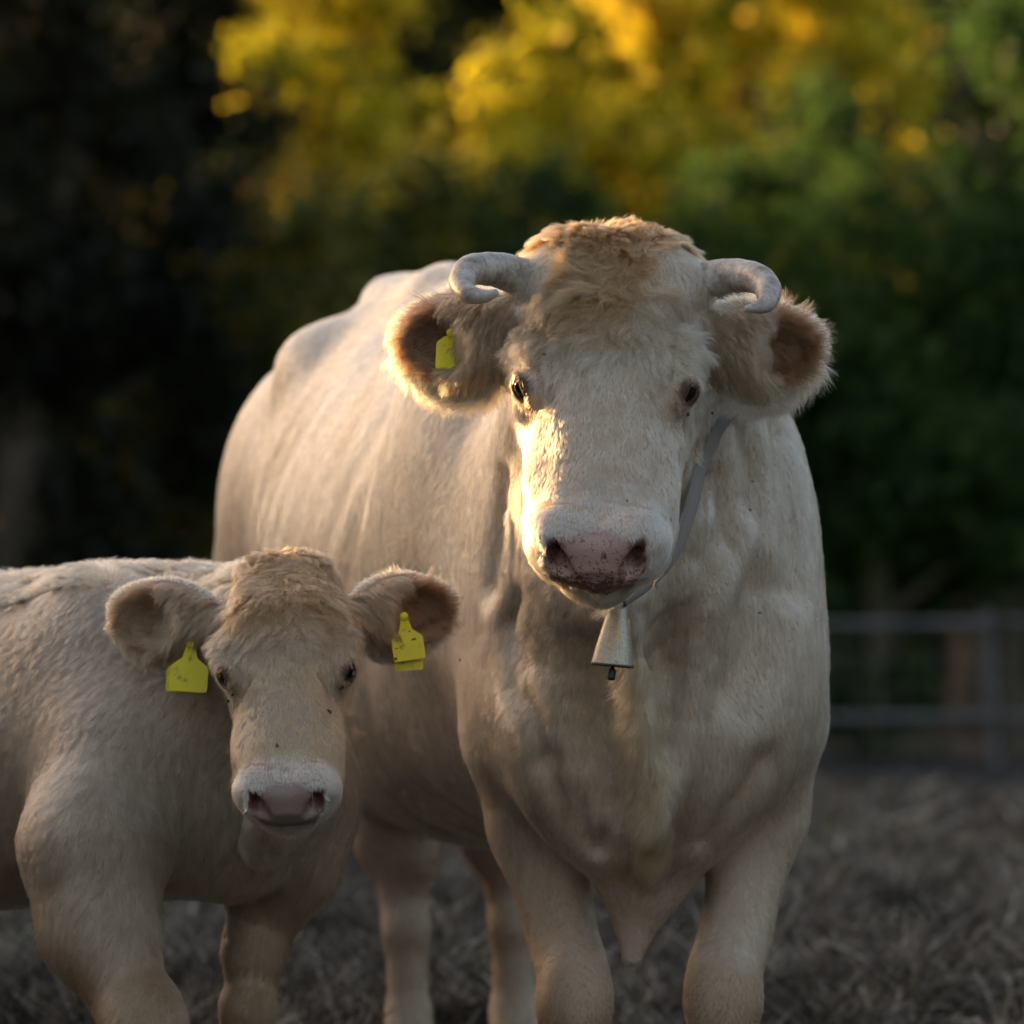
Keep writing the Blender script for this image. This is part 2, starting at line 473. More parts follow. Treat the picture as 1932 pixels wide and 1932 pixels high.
cow.u(rc(P(1428, 1530, .58), P(1386, 1760, .52), 0.070, 0.046), .05)
cow.u(rc(P(1386, 1760, .52), P(1368, 1880, .49), 0.044, 0.044), .03)
cow.u(ell(P(1368, 1882, .465), (.042, .042, .080)), .05)
cow.u(ell(P(1344, 1888, .48), (.022, .04, .06)), .05)
cow.u(rc(P(1400, 1560, .53), P(1372, 1790, .49), 0.016, 0.010), .04)
cow.u(rc(P(1472, 1560, .55), P(1410, 1800, .50), 0.020, 0.008), .04)
cow.u(rc(P(1368, 1900, .49), P(1362, 2200, .50), 0.040, 0.030), .03)
cow.u(rc(P(1362, 2200, .50), P(1362, 2260, .47), 0.039, 0.044), .02)
cow.u(rc(P(1362, 2260, .47), P(1364, 2350, .43), 0.038, 0.050), .02)
# brisket and dewlap
cow.u(rc(P(1222, 1480, .46), P(1212, 1660, .47), .088, .050), .06)
cow.u(rc(P(1212, 1660, .47), P(1193, 1805, .46), .050, .013), .04)
dl = [(1175, 1120, .12, .018), (1192, 1240, .195, .011), (1214, 1400, .245, .013), (1236, 1540, .31, .014), (1222, 1650, .40, .016)]
dlw = [(*P(*a[:3]), a[3]) for a in dl]
cow.u(chain(dlw), .02)
for dy, rr in ((.03, .004), (.06, .012), (.09, .022)):
    cow.u(chain([(x, y + dy, z + dy * .2, r + rr) for x, y, z, r in dlw], n=5), .03)
# throat
cow.u(rc(CF(0, -.09, .10), P(1180, 1060, .32), .10, .14), .06)
build_head(cow, CF)
# horn cores
for sg in (-1, 1):
    cow.u(rc(CF(sg * .08, .035, .045), CF(sg * .124, .034, .050), .036, .027), .05)
ear_l = ear_shape(CF(-.105, -.005, .105), P(868, 640, .13), (-.93, .30, -.03), (-.10, -1, .04), .092, .069, .036)
ear_r = ear_shape(CF(.105, -.005, .105), P(1432, 655, .13), (.93, .33, .03), (.10, -1, .04), .088, .066, .036)
cow.shape(ear_l, .022); cow.shape(ear_r, .022)
# folds of skin
for pts, r_, k_ in (
    ([(950, 1180), (965, 1280), (1005, 1345), (1022, 1420)], .004, .045), ([(1030, 1440), (1060, 1530), (1105, 1590), (1130, 1600)], .003, .05),
    ([(1085, 1500), (1105, 1560), (1128, 1600)], .004, .02), ([(1150, 1540), (1140, 1580), (1130, 1602)], .004, .02),
    ([(1440, 1440), (1390, 1520), (1335, 1590)], .0025, .05),
    ([(1350, 900), (1372, 1010), (1385, 1090), (1370, 1150)], .007, .045), ([(1400, 800), (1428, 930), (1430, 1060)], .006, .05),
    ([(1262, 1180), (1275, 1290), (1262, 1400)], .010, .06),
    ([(1140, 1240), (1125, 1360), (1150, 1500)], .010, .09), ([(948, 900), (938, 1010), (925, 1100)], .006, .05), ([(975, 1120), (968, 1180), (985, 1250)], .005, .04),
    ([(1470, 820), (1492, 960), (1500, 1100)], .007, .06), ([(1440, 1120), (1420, 1230), (1380, 1300)], .006, .08)):
    crease(cow, pts, r_, k_)
for pts, r_, k_ in (([(1400, 1010), (1345, 1150), (1295, 1330), (1240, 1520)], .012, .06), ([(1130, 1110), (1165, 1170), (1185, 1240)], .008, .03)):
    crease(cow, pts, r_, k_, -.004, True)
def cow_detail(p):
    # ribs and loose skin on the flank, small muscle relief everywhere
    q = (p - CB_O) @ CB_R.T; t = q[:, 1]; z = p[:, 2]
    m = sstep(.45, .75, t) * sstep(1.75, 1.35, t) * sstep(.70, .9, z) * sstep(1.45, 1.3, z) * (np.abs(q[:, 0]) > .12)
    ph = (t * 1.0 + (z - 1.1) * .55) * 2 * np.pi / .135 + vnoise(p * 3.0, 5) * 1.6
    d = np.sin(ph) * .0026 * m * (.55 + .6 * vnoise(p * 3.5, 9)) + vnoise(p * np.array([[9., 9., 4.]]), 6) * .0035 * sstep(.25, .5, p[:, 1])
    h = CF.loc(p); hm = sstep(.02, .10, h[:, 1]) * (h[:, 1] < .46) * (np.abs(h[:, 0]) < .16) * (p[:, 1] < .35)
    fold = sstep(.12, .17, h[:, 1]) * sstep(.27, .22, h[:, 1]) * sstep(.03, .06, np.abs(h[:, 0]))
    d += hm * (vnoise(p * 38, 7) * .0018 + np.sin(np.abs(h[:, 0]) * 2 * np.pi / .017 + vnoise(p * 18, 8) * 2.2) * .0016 * fold)
    return d
cow.detail = cow_detail

# ---- calf
KE = P(541, 1265, 0.10)
KF = Frame(KE, (.010, -.27, -.36), .055, .76)
calf = Sh()
kax = unit(A([-.80, .60, 0.0])); KB_R = frame(kax)
KB_O = A([-.345, .36, 0.0])
def K(t, side, z):
    p = KB_O + KB_R[1] * t + KB_R[0] * side; p = p.copy(); p[2] = z; return p
T  = [0.0, .05, .14, .30, .55, .80, 1.05, 1.25, 1.38, 1.45]
W  = [.05, .10, .145, .180, .21, .235, .23, .20, .15, .08]
top = [.92, .99, 1.03, 1.055, 1.045, 1.04, 1.06, 1.08, 1.05, .98]
bot = [.72, .62, .575, .56, .54, .52, .56, .64, .72, .82]
mid = [.5 * (a + b) for a, b in zip(top, bot)]
calf.u(loft(KB_O, KB_R, T, W, [a - m for a, m in zip(top, mid)], [m - b for m, b in zip(mid, bot)], None, mid, n=2.1), .04)
nearside = 1 if (KB_R[0][1] < 0) else -1      # side towards the camera
for sg in (-1, 1):
    calf.u(ell(K(.26, sg * .115, .86), (.07, .13, .18), KB_R), .08)
    calf.u(ell(K(1.22, sg * .13, .82), (.10, .17, .20), KB_R), .08)
    calf.u(rc(K(1.28, sg * .12, .72), K(1.22, sg * .11, .50), .09, .055), .06)
    calf.u(rc(K(1.22, sg * .11, .50), K(1.36, sg * .11, .42), .055, .040), .03)
    calf.u(rc(K(1.36, sg * .11, .42), K(1.32, sg * .11, .12), .038, .028), .02)
    calf.u(rc(K(1.32, sg * .11, .12), K(1.29, sg * .11, .04), .030, .042), .02)
calf.u(rc(K(1.42, 0, 1.0), K(1.47, 0, .55), .022, .016), .03)
# neck to the turned head
calf.u(rc(P(520, 1180, .30), P(420, 1300, .42), .085, .14), .07)
calf.u(rc(P(500, 1260, .32), P(470, 1480, .44), .10, .115), .07)
calf.u(rc(P(470, 1480, .44), P(455, 1580, .46), .105, .075), .07)
calf.u(rc(P(395, 1170, .50), P(480, 1160, .38), .05, .045), .06)
# near foreleg (stepping forward)
calf.u(rc(P(225, 1420, .36), P(172, 1590, .31), .08, .088), .10)
calf.u(rc(P(172, 1590, .31), P(185, 1750, .28), .088, .074), .07)
calf.u(rc(P(185, 1750, .28), P(268, 1925, .22), .073, .050), .05)
calf.u(ell(P(276, 1950, .20), (.050, .045, .065)), .05)
calf.u(rc(P(268, 1925, .22), P(297, 2030, .20), .048, .044), .03)
calf.u(rc(P(297, 2030, .20), P(300, 2250, .25), .040, .030), .03)
calf.u(rc(P(300, 2250, .25), P(310, 2330, .21), .034, .046), .02)
calf.u(rc(K(.35, 0, .975), P(500, 1165, .36), .05, .05), .05)
# far foreleg
calf.u(ell(P(560, 1480, .56), (.085, .10, .13)), .07)
calf.u(rc(P(548, 1530, .56), P(530, 1620, .56), .086, .078), .05)
calf.u(rc(P(530, 1620, .56), P(482, 1790, .54), .074, .044), .05)
calf.u(rc(P(482, 1790, .54), P(468, 1900, .52), .040, .036), .03)
calf.u(rc(P(468, 1900, .52), P(466, 2200, .54), .032, .026), .03)
calf.u(rc(P(466, 2200, .54), P(468, 2280, .50), .030, .042), .02)
build_head(calf, KF, True)
calf.detail = lambda p: vnoise(p * np.array([[10., 10., 4.]]), 6) * .005 * sstep(.15, .3, p[:, 1] * 1.0)
calf.u(rc(P(541, 1500, .14), P(500, 1590, .30), .042, .030), .03)               # throat under the chin
kear_l = ear_shape(KF(-.10, -.01, .10), P(314, 1168, .24), (-.93, .22, .12), (-.15, -1, .05), .079, .057, .032, .024)
kear_r = ear_shape(KF(.10, -.01, .10), P(757, 1155, .24), (.93, .22, .12), (.15, -1, .05), .076, .057, .032, .024)
calf.shape(kear_l, .02); calf.shape(kear_r, .02)

CELL = .008 if QUICK else .005
def make_body(name, sh, lo, hi, cell):
    V, Q, N = polygonize(sh, lo, hi, cell, 4)
    return V, Q, N
import time; t0 = time.time()
cowV, cowQ, cowN = make_body('cow', cow, (-.95, -.5, -.02), (.75, 3.0, 1.75), CELL)
print('cow', len(cowV), time.time() - t0)
calfV, calfQ, calfN = make_body('calf', calf, (-1.9, -.35, -.05), (.05, 1.8, 1.3), CELL)
print('calf', len(calfV), time.time() - t0)
# ------------------------------------------------------------------ skin and coat
def hair_mat(name, rough=.38, rad=.6, coat=0.0):
    m = bpy.data.materials.new(name); m.use_nodes = True; nt = m.node_tree; nt.nodes.clear()
    o = node(m, 'ShaderNodeOutputMaterial'); h = node(m, 'ShaderNodeBsdfHairPrincipled')
    h.model = 'CHIANG'; h.parametrization = 'COLOR'
    at = node(m, 'ShaderNodeAttribute'); at.attribute_name = 'hair_color'
    lk(m, at.outputs['Color'], h.inputs['Color'])
    h.inputs['Roughness'].default_value = rough; h.inputs['Radial Roughness'].default_value = rad
    h.inputs['IOR'].default_value = 1.5
    lk(m, h.outputs[0], o.inputs[0]); return m
coat_mat = hair_mat('coat_hair')

def skin_mat(name):
    m = mat(name, rough=.75); b = bsdf(m)
    at = node(m, 'ShaderNodeAttribute'); at.attribute_name = 'skin_color'
    wet = node(m, 'ShaderNodeAttribute'); wet.attribute_name = 'bare'
    # freckles on the bare nose pad
    tc = node(m, 'ShaderNodeTexCoord')
    vo = node(m, 'ShaderNodeTexVoronoi'); vo.inputs['Scale'].default_value = 120; vo.feature = 'F1'
    vo.inputs['Randomness'].default_value = 1.0
    n1 = noise_tex(m, 260, 2); n0 = noise_tex(m, 45, 3)
    mixv = node(m, 'ShaderNodeMix'); mixv.data_type = 'VECTOR'; mixv.inputs[0].default_value = .02
    lk(m, tc.outputs['Object'], mixv.inputs[4]); lk(m, n1.outputs['Color'], mixv.inputs[5]); lk(m, mixv.outputs[1], vo.inputs['Vector'])
    sp = node(m, 'ShaderNodeAttribute'); sp.attribute_name = 'spots'
    # spot size grows with the attribute and a coarse noise
    th = node(m, 'ShaderNodeMath', operation='MULTIPLY'); lk(m, sp.outputs['Fac'], th.inputs[0]); lk(m, n0.outputs['Fac'], th.inputs[1])
    df = node(m, 'ShaderNodeMath', operation='SUBTRACT'); lk(m, th.outputs[0], df.inputs[0]); lk(m, vo.outputs['Distance'], df.inputs[1])
    mr = node(m, 'ShaderNodeMapRange'); mr.inputs[1].default_value = -.03; mr.inputs[2].default_value = .06
    lk(m, df.outputs[0], mr.inputs[0])
    mc = node(m, 'ShaderNodeMix'); mc.data_type = 'RGBA'; lk(m, mr.outputs[0], mc.inputs[0]); lk(m, at.outputs['Color'], mc.inputs[6])
    mc.inputs[7].default_value = (.13, .055, .045, 1)
    lk(m, mc.outputs[2], b.inputs['Base Color'])
    rr = node(m, 'ShaderNodeMapRange'); rr.inputs[3].default_value = .85; rr.inputs[4].default_value = .27
    lk(m, wet.outputs['Fac'], rr.inputs[0]); lk(m, rr.outputs[0], b.inputs['Roughness'])
    b.inputs['Subsurface Weight'].default_value = .0
    # fine pebbled leather
    v2 = node(m, 'ShaderNodeTexVoronoi'); v2.inputs['Scale'].default_value = 420; lk(m, tc.outputs['Object'], v2.inputs['Vector'])
    bump(m, v2.outputs['Distance'], .45, .0012)
    return m
cow_skin = skin_mat('cow_skin'); calf_skin = skin_mat('calf_skin')

def classify(V, N, F, headS, ears, eyes, calf):
    """weights per vertex: head, ear index, local coordinates, bare pad, eye rim"""
    n = len(V); L = F.loc(V); u, t, v = L[:, 0], L[:, 1], L[:, 2]
    near = (t > -.12) & (t < .65) & (np.abs(u) < .22) & (np.abs(v) < .25)
    hd = np.full(n, 9.0); hd[near] = headS(V[near], .03)
    head = near & (hd < .008)
    ed = []
    for e in ears:
        d = np.full(n, 9.0); m = ((V - e.c) ** 2).sum(1) < .16 ** 2
        d[m] = e(V[m], .03); ed.append(d)
    ed = np.stack(ed, 1); ear = np.where(ed.min(1) < .004, ed.argmin(1), -1)
    ear[(ear >= 0) & head & (hd < ed.min(1))] = -1
    head &= ear < 0
    Nf = N @ F.f
    wob = vnoise(V * 90) * .002
    au = np.abs(u)
    top = .050 - .10 * np.maximum(au - .03, 0)
    pad = head & (t > .470)
    lim = np.where(v > .005, .071 - .10 * np.maximum(v - .02, 0), .071 - .30 * (0.005 - v))
    b_ = np.minimum.reduce([lim - au + wob, v + .0555 + wob, top - v + wob, (Nf - .05) * .06])
    bare = np.where(pad, sstep(-.0015, .003, b_), 0)
    eye = np.full(n, 9.0); eyv = np.zeros(n)
    for C, e, r, sg in eyes:
        d = np.linalg.norm(V - (C + e * r), axis=1); eye = np.minimum(eye, d / F.s)
    return dict(u=u, t=t, v=v, head=head, ear=ear, bare=bare, eye=eye, hd=hd, Nf=Nf)

class Fur: pass
def scatter(V, N, dens, cell, seed=1):
    """roots: expected dens hairs per square metre on each vertex's patch"""
    r = np.random.default_rng(seed)
    lam = dens * cell * cell * 1.06
    k = np.floor(lam + r.random(len(V))).astype(int)
    idx = np.repeat(np.arange(len(V)), k)
    n = N[idx]; a = np.where(np.abs(n[:, :1]) < .7, np.array([[1., 0, 0]]), np.array([[0, 1., 0]]))
    t1 = unit(np.cross(n, a)); t2 = np.cross(n, t1)
    j = (r.random((len(idx), 2)) - .5) * cell * 1.1
    return idx, V[idx] + t1 * j[:, :1] + t2 * j[:, 1:]

def visible(V, N, lim=-.35, pad=40):
    d = V - CAM; px = 966 + d[:, 0] / d[:, 1] / PXS; py = 966 - (d[:, 2] / d[:, 1] - PITCH) / PXS
    f = (N * unit(CAM - V)).sum(1)
    return (f > lim) & (px > -pad) & (px < 1932 + pad) & (py > -pad) & (py < 1932 + pad)

def grow(root, n, dirv, length, lift, wave, wfreq, clump, csize, kpts, seed=5, sag=0.0):
    """strands: kpts points each"""
    m = len(root); r = np.random.default_rng(seed)
    d = dirv - n * (dirv * n).sum(1)[:, None]; d = unit(d)
    P_ = np.zeros((m, kpts, 3)); P_[:, 0] = root - n * .001
    # clump centres: jittered lattice
    off = np.zeros((m, 3))
    if clump.max() > 0:
        g = root / csize[:, None]; gi = np.floor(g).astype(np.int64); best = np.full(m, 1e9); bc = root.copy()
        for a in (-1, 0, 1):
            for b in (-1, 0, 1):
                for c in (-1, 0, 1):
                    q = gi + [a, b, c]
                    ctr = (q + np.stack([_hash(q[:, 0], q[:, 1], q[:, 2], 11 + z) for z in range(3)], 1)) * csize[:, None]
                    dd = ((ctr - root) ** 2).sum(1); w = dd < best
                    best[w] = dd[w]; bc[w] = ctr[w]
        off = bc - root; off -= n * (off * n).sum(1)[:, None]
    seedv = vnoise3(root / np.maximum(csize, .004)[:, None] * .9, 40)
    side = np.cross(d, n)
    for k in range(1, kpts):
        s = k / (kpts - 1)
        # direction turns from lifted to lying
        w = lift[:, None] * (1 - .75 * s) 
        step = unit(d * (1 - w * .5) + n * w)
        ph = wfreq[:, None] * s * 6.283 + seedv[:, :1] * 3.5
        step = step + side * (np.sin(ph) * wave[:, None]) + n * (np.cos(ph * 1.1) * wave[:, None] * .3)
        step = step + seedv * .18 * wave[:, None] * 2
        if sag: step[:, 2] -= sag * s
        P_[:, k] = P_[:, k - 1] + unit(step) * (length / (kpts - 1))[:, None]
    s = (np.arange(kpts) / (kpts - 1)) ** 1.4
    P_ += off[:, None, :] * (clump[:, None] * s[None, :])[:, :, None]
    P_[:, 1:] += (r.random((m, kpts - 1, 3)) - .5) * (length * .06)[:, None, None]
    return P_

def curves_object(name, sets, material, parent):
    """sets: list of (points m,k,3 ; root radius m ; colour m,3)"""
    hc = bpy.data.hair_curves.new(name)
    sizes = np.concatenate([np.full(len(p), p.shape[1], np.int32) for p, _, _ in sets])
    hc.add_curves(sizes.tolist())
    co = np.concatenate([p.reshape(-1, 3) for p, _, _ in sets]).astype(np.float32)
    hc.attributes['position'].data.foreach_set('vector', co.ravel())
    rad = np.concatenate([(r[:, None] * (1 - .72 * (np.arange(p.shape[1]) / (p.shape[1] - 1))[None, :] ** 1.5)).ravel() for p, r, _ in sets]).astype(np.float32)
    ra = hc.attributes.get('radius') or hc.attributes.new('radius', 'FLOAT', 'POINT')
    ra.data.foreach_set('value', rad)
    c = np.ones((len(sizes), 4), np.float32); c[:, :3] = np.concatenate([q for _, _, q in sets])
    ca = hc.attributes.new('hair_color', 'FLOAT_COLOR', 'CURVE'); ca.data.foreach_set('color', c.ravel())
    o = bpy.data.objects.new(name, hc); COL.objects.link(o); hc.materials.append(material)
    o.parent = parent; o.matrix_parent_inverse = parent.matrix_basis.inverted()
    return o

def mixc(a, b, w):
    return a * (1 - w[:, None]) + b * w[:, None]

def dress(name, V, Q, N, F, sh, ears, calf, root_empty, smat, cell, dscale=1.0):
    hs = Sh(); build_head(hs, F, calf); hs.detail = None
    g = classify(V, N, F, hs, ears, sh.eyes, calf)
    k_ = F.s
    # ---- skin colours
    base = A([.42, .32, .25]) if not calf else A([.34, .255, .195])
    colr = np.tile(base, (len(V), 1))
    pink = A([.42, .265, .24]) if not calf else A([.25, .165, .155])
    colr = mixc(colr, pink, g['bare'])
    t, u, v = g['t'], g['u'], g['v']
    nostril = np.zeros(len(V))
    for sg in (-1, 1):
        dn = ((u - sg * .055) / .016) ** 2 + ((v - .020) / .026) ** 2
        nostril = np.maximum(nostril, np.where(g['head'] & (t < .532) & (t > .43) & (dn < 1.2) & (g['bare'] > .3), 1, 0))
    colr = mixc(colr, A([.20, .09, .085]), nostril * .8)
    colr = mixc(colr, A([.075, .040, .028]), 1 - sstep(.017, .026, g['eye']))
    inear = np.zeros(len(V))
    for i, e in enumerate(ears):
        q = (V - e.c) @ e.R.T
        inside = (g['ear'] == i) & (N @ e.R[1] > .1) & (((q[:, 0] - e.rl * .17) / (e.rl * .72)) ** 2 + (q[:, 2] / (e.rh * .74)) ** 2 < 1.0)
        inear[inside] = 1
    colr = mixc(colr, A([.30, .13, .095]), inear)
    spots = np.where(g['bare'] > 0, np.clip(.72 + (.01 - v) * 18, .5, 1.9), 0) * (0.30 if calf else 1.0)
    me = np_mesh(name + '_body', V, Q, attrs={'skin_color': colr, 'bare': g['bare'], 'spots': spots})
    body = link('body', me, smat, root_empty)
    if QUICK == 'shape': return body, g
    # ---- fur
    vis = visible(V, N); v0 = g['v']
    depth = V[:, 1]
    far = sstep(.75, 1.5, depth)
    dens = np.full(len(V), 400e3) * (1 - .45 * far) * dscale
    dens[g['head']] = 420e3 / k_
    dens[g['ear'] >= 0] = 500e3 / k_
    dens[g['head'] & (g['t'] > .42)] *= 2.6
    dens *= vis * (1 - g['bare']) * sstep(.0175, .0225, g['eye'])
    idx, root = scatter(V, N, dens, cell, 3)
    n = N[idx]; G = {a: b[idx] for a, b in g.items()}; inear = inear[idx]; far = far[idx]
    m = len(idx); r = np.random.default_rng(17)
    # direction field
    back = -unit(A([ax[0], ax[1], 0])) if not calf else -unit(A([kax[0], kax[1], 0]))
    D = np.tile(A([0, 0, -1.0]) - back * .45, (m, 1))
    flow = vnoise3(root * 7.0, 60); D += flow * .5
    D += r.normal(0, .09, (m, 3)); D += vnoise3(root * (38 if not calf else 26), 70) * (.24 if not calf else .36)
    length = np.full(m, .018 if not calf else .024) * (1 + .3 * vnoise(root * 6, 9))
    length *= 1 - .5 * sstep(.80, .62, root[:, 2]) if not calf else 1 - .4 * sstep(.62, .5, root[:, 2])
    rad = np.full(m, .00023) * (1 + .5 * far)
    lift = np.full(m, .34 if not calf else .34); wave = np.full(m, .12 if not calf else .22); wf = np.full(m, .8)
    clump = np.full(m, .60 if not calf else .42); cs = np.full(m, .007 if not calf else .008)
    c0 = A([.60, .495, .385]) if not calf else A([.385, .295, .23])
    col = np.tile(c0, (m, 1)) * (1 + .10 * vnoise(root * 9, 3)[:, None] + .09 * vnoise(root * 60, 4)[:, None])
    cl = vnoise(root / .011, 14) * .5 + vnoise(root / .02, 15) * .5
    col *= (1 + (.16 + .18 * G['head']) * cl)[:, None]
    st = vnoise(root * A([[260., 260., 55.]]), 18); st2 = vnoise(root * A([[110., 110., 26.]]), 19)
    col *= (1 + np.where(G['head'], .10, .32) * st + .20 * st2)[:, None]
    tanp = np.clip(.40 + vnoise(root * 3.0, 16) * .45, 0, 1) * sstep(1.15, .85, root[:, 2]) * (1 - far)  # tan coat patches, stronger downwards in place of dimmer light on chest and belly
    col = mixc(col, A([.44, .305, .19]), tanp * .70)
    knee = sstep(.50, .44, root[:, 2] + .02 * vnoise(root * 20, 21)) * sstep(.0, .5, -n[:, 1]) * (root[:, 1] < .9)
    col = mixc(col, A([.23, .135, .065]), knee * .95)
    # stronger tan on the knees, lower legs, belly: imitates the light falling off downwards
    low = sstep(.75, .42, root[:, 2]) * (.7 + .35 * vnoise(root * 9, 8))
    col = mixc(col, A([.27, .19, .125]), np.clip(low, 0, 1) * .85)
    u, t, v = G['u'], G['t'], G['v']; au = np.abs(u); H = G['head']
    if calf: col[H] = (c0 * 1.35) * (col[H] / c0)
    dirt = sstep(.05, .5, vnoise(root * 5.5, 51) + .6 * vnoise(root * 16, 52)) * sstep(.95, .60, root[:, 2])
    col = mixc(col, A([.17, .12, .075]), dirt * .6)
    # head
    hw = np.where(H, 1.0, 0.0)
    e_t, e_u, e_v = F.f, F.r, F.d
    sgn = np.sign(u)
    dh = np.zeros((m, 3))
    low_face = sstep(.16, .26, t)[:, None]
    wh = e_t * 1.0 + e_u * (sgn * (.25 + 6 * au))[:, None]                      # upper face: down and outwards
    lo_ = e_t * .8 + e_u * (sgn * 2.5 * au)[:, None] + e_v * (-6 * np.clip(au - .05, 0, .1))[:, None]
    dh = wh * (1 - low_face) + lo_ * low_face
    swirl = vnoise3(root * 21 / k_, 80); dh += swirl * (1.05 * (1 - low_face) + .22 * low_face)
    dh += vnoise3(root * 75 / k_, 83) * .25
    D[H] = dh[H]
    Lh = np.interp(t, [-.05, .03, .09, .15, .20, .26, .34, .44, .50], [.034, .050, .056, .046, .030, .018, .013, .011, .009]) * (1.0 if not calf else np.interp(t, [.0, .12], [.50, .85]))
    Lh = np.where((au > .10) & (t < .15), np.minimum(Lh, .034), Lh)
    length[H] = Lh[H]
    wave[H] = np.interp(t, [.0, .15, .25, .4], [.62, .75, .35, .10])[H]
    wf[H] = np.interp(t, [0, .15, .3], [1.1, 1.0, .7])[H]
    clump[H] = np.interp(t, [0, .15, .3, .45], [.85, .85, .65, .2])[H]
    cs[H] = np.interp(t, [0, .15, .3], [.022, .014, .009])[H] * k_
    lift[H] = np.interp(t, [-.04, .03, .12, .3, .5], [.55, .40, .34, .26, .30])[H]
    lift[H] += (.35 * sstep(.05, -.03, t) * vnoise(root * 45, 61) + .10 * vnoise(root * 60, 62))[H]; lift = np.maximum(lift, .08)
    rad[H] = .00020
    tan = np.clip(sstep(.29, .05, t + .04 * vnoise(root * 22, 13) + .5 * au) * 1.0 + sstep(.30, .12, t) * .35 * (vnoise(root * 16, 12) > -.1), 0, 1)
    col[H] = mixc(col, A([.27, .165, .085]) if not calf else A([.33, .205, .115]), tan)[H]
    if calf:
        eyd = 1 - sstep(.022, .045, G['eye']); col[H] = mixc(col, A([.16, .10, .06]), eyd * .55)[H]
        mid_ = sstep(.20, .27, t) * (1 - sstep(.43, .455, t))
        col[H] = mixc(col, A([.50, .335, .19]), mid_ * .7)[H]
    col[H] *= A([.93, .90, .86])
    fr = H & (t < .24)
    col[fr] *= (1 + .32 * vnoise(root / .013, 23) + .22 * vnoise(root / .006, 24))[fr][:, None]
    muz = H & (t > .425)
    wmz = sstep(.425, .46, t)
    col[muz] = mixc(col, A([.82, .77, .70]), wmz)[muz]
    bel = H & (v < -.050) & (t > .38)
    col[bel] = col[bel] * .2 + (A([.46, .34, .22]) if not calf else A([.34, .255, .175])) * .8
    # chin whiskers
    chin = H & (v < -.055) & (t > .40)
    length[chin] = .015 * k_; lift[chin] = .8
    D[chin] = A([0, -.1, -1.0])
    # lashes / eye rim darker
    col = mixc(col, A([.22, .12, .07]), (1 - sstep(.019, .030, G['eye'])) * .8)
    length = np.where(G['eye'] < .045, np.minimum(length, .009), length)
    # ears
    for i, e in enumerate(ears):
        q = (root - e.c) @ e.R.T; M_ = G['ear'] == i
        a = q[:, 0] / e.rl; b = q[:, 2] / e.rh; rr_ = np.sqrt(a * a + b * b)
        rim = sstep(.90, 1.0, rr_) * M_ * (a > -.75)
        radial = (e.R[0] * a[:, None] + e.R[2] * b[:, None])
        face_ = n @ e.R[1]
        outd = e.R[0] * 1.0 + radial * .9
        inn = inear > 0
        dd = np.where(inn[:, None], radial * .9 + e.R[0] * .5 + A([0, 0, -.35]) + vnoise3(root * 48, 92) * .8, outd)
        basef = M_ & (a < .12) & (face_ > .1)
        dd = np.where(basef[:, None], e.R[0] * .35 - e.R[2] * 1.0 * np.where(b > -.9, 1, 1)[:, None], dd)
        D[M_] = dd[M_] + vnoise3(root * 55, 90)[M_] * .22
        length[M_] = np.where(inn, .034, .013)[M_] * k_
        length = np.where(basef, .032 * k_, length)
        length = np.where(rim > 0, length * (1 - rim) + rim * (.036 if not calf else .024) * k_ * np.where(b < -.2, 1.35, .6), length)
        D = np.where(rim[:, None] > .2, radial * 1.2 + A([0, 0, -1.0]) * sstep(.4, -.4, b)[:, None] + vnoise3(root * 60, 91) * .2 + D * .15, D)
        col = np.where((inn & (r.random(m) < .22))[:, None], A([.36, .24, .14]), col)
        col[M_] *= (1 + .35 * vnoise(root * 110, 98) * (inear > 0))[M_][:, None]
        lift[M_] = np.where(inn, .62, .42)[M_]; lift = np.where(rim > .3, .55, lift)
        clump[M_] = .6; cs[M_] = .008; wave[M_] = .25
        rad[M_] = .00022
        brown = A([.17, .088, .048]) if not calf else A([.22, .12, .07])
        col[M_] = mixc(np.tile(A([.44, .31, .20]), (m, 1)), brown, np.clip(inear * .9 + (1 - rim) * (face_ > -.2) * .75, 0, 1))[M_]
        col = np.where((basef & (rim < .4))[:, None], A([.29, .19, .12]) * (1 + .30 * vnoise(root * 70, 97)[:, None]), col)
        col = np.where(rim[:, None] > .4, A([.70, .55, .38]), col)
    if not calf:
        # dewlap fringe
        dwp = P(1205, 1400, .24)
        dx = np.abs(root[:, 0] - np.interp(root[:, 2], [P(1, 1560, .3)[2], P(1, 1240, .2)[2]], [P(1240, 1, .3)[0], P(1192, 1, .2)[0]]))
        dw = (~H) & (G['ear'] < 0) & (dx < .022) & (root[:, 1] < .40) & (root[:, 2] < P(1, 1230, .2)[2]) & (root[:, 2] > P(1, 1600, .3)[2])
        length[dw] = .055; clump[dw] = .7; lift[dw] = .45; wave[dw] = .3
        col[dw] = col[dw] * A([.92, .78, .62])
    else:
        topl = (~H) & (G['ear'] < 0) & (n[:, 2] > .75)
        length[topl] = .030; lift[topl] = .9; wave[topl] = .6; clump[topl] = .9; cs[topl] = .014; D[topl] += vnoise3(root[topl] * 30, 95) * 1.2
        col[topl] = (mixc(col, A([.38, .29, .20]), np.full(m, .7)) * (1 + .45 * vnoise(root * 95, 96))[:, None])[topl]
    length *= .75 + .5 * r.random(m)
    col = col * (.72 + .50 * r.random((m, 1)))
    sets = []
    long_ = length > .022
    for msk, kp in ((long_, 7), (~long_, 4)):
        if not msk.any(): continue
        Pts = grow(root[msk], n[msk], D[msk], length[msk], lift[msk], wave[msk], wf[msk], clump[msk], cs[msk], kp, seed=5 + kp)
        sets.append((Pts, rad[msk], np.clip(col[msk], .02, .92)))
    # sparse long hairs: chin whiskers and stray guard hairs that break the outline
    r2 = np.random.default_rng(91); sel = []
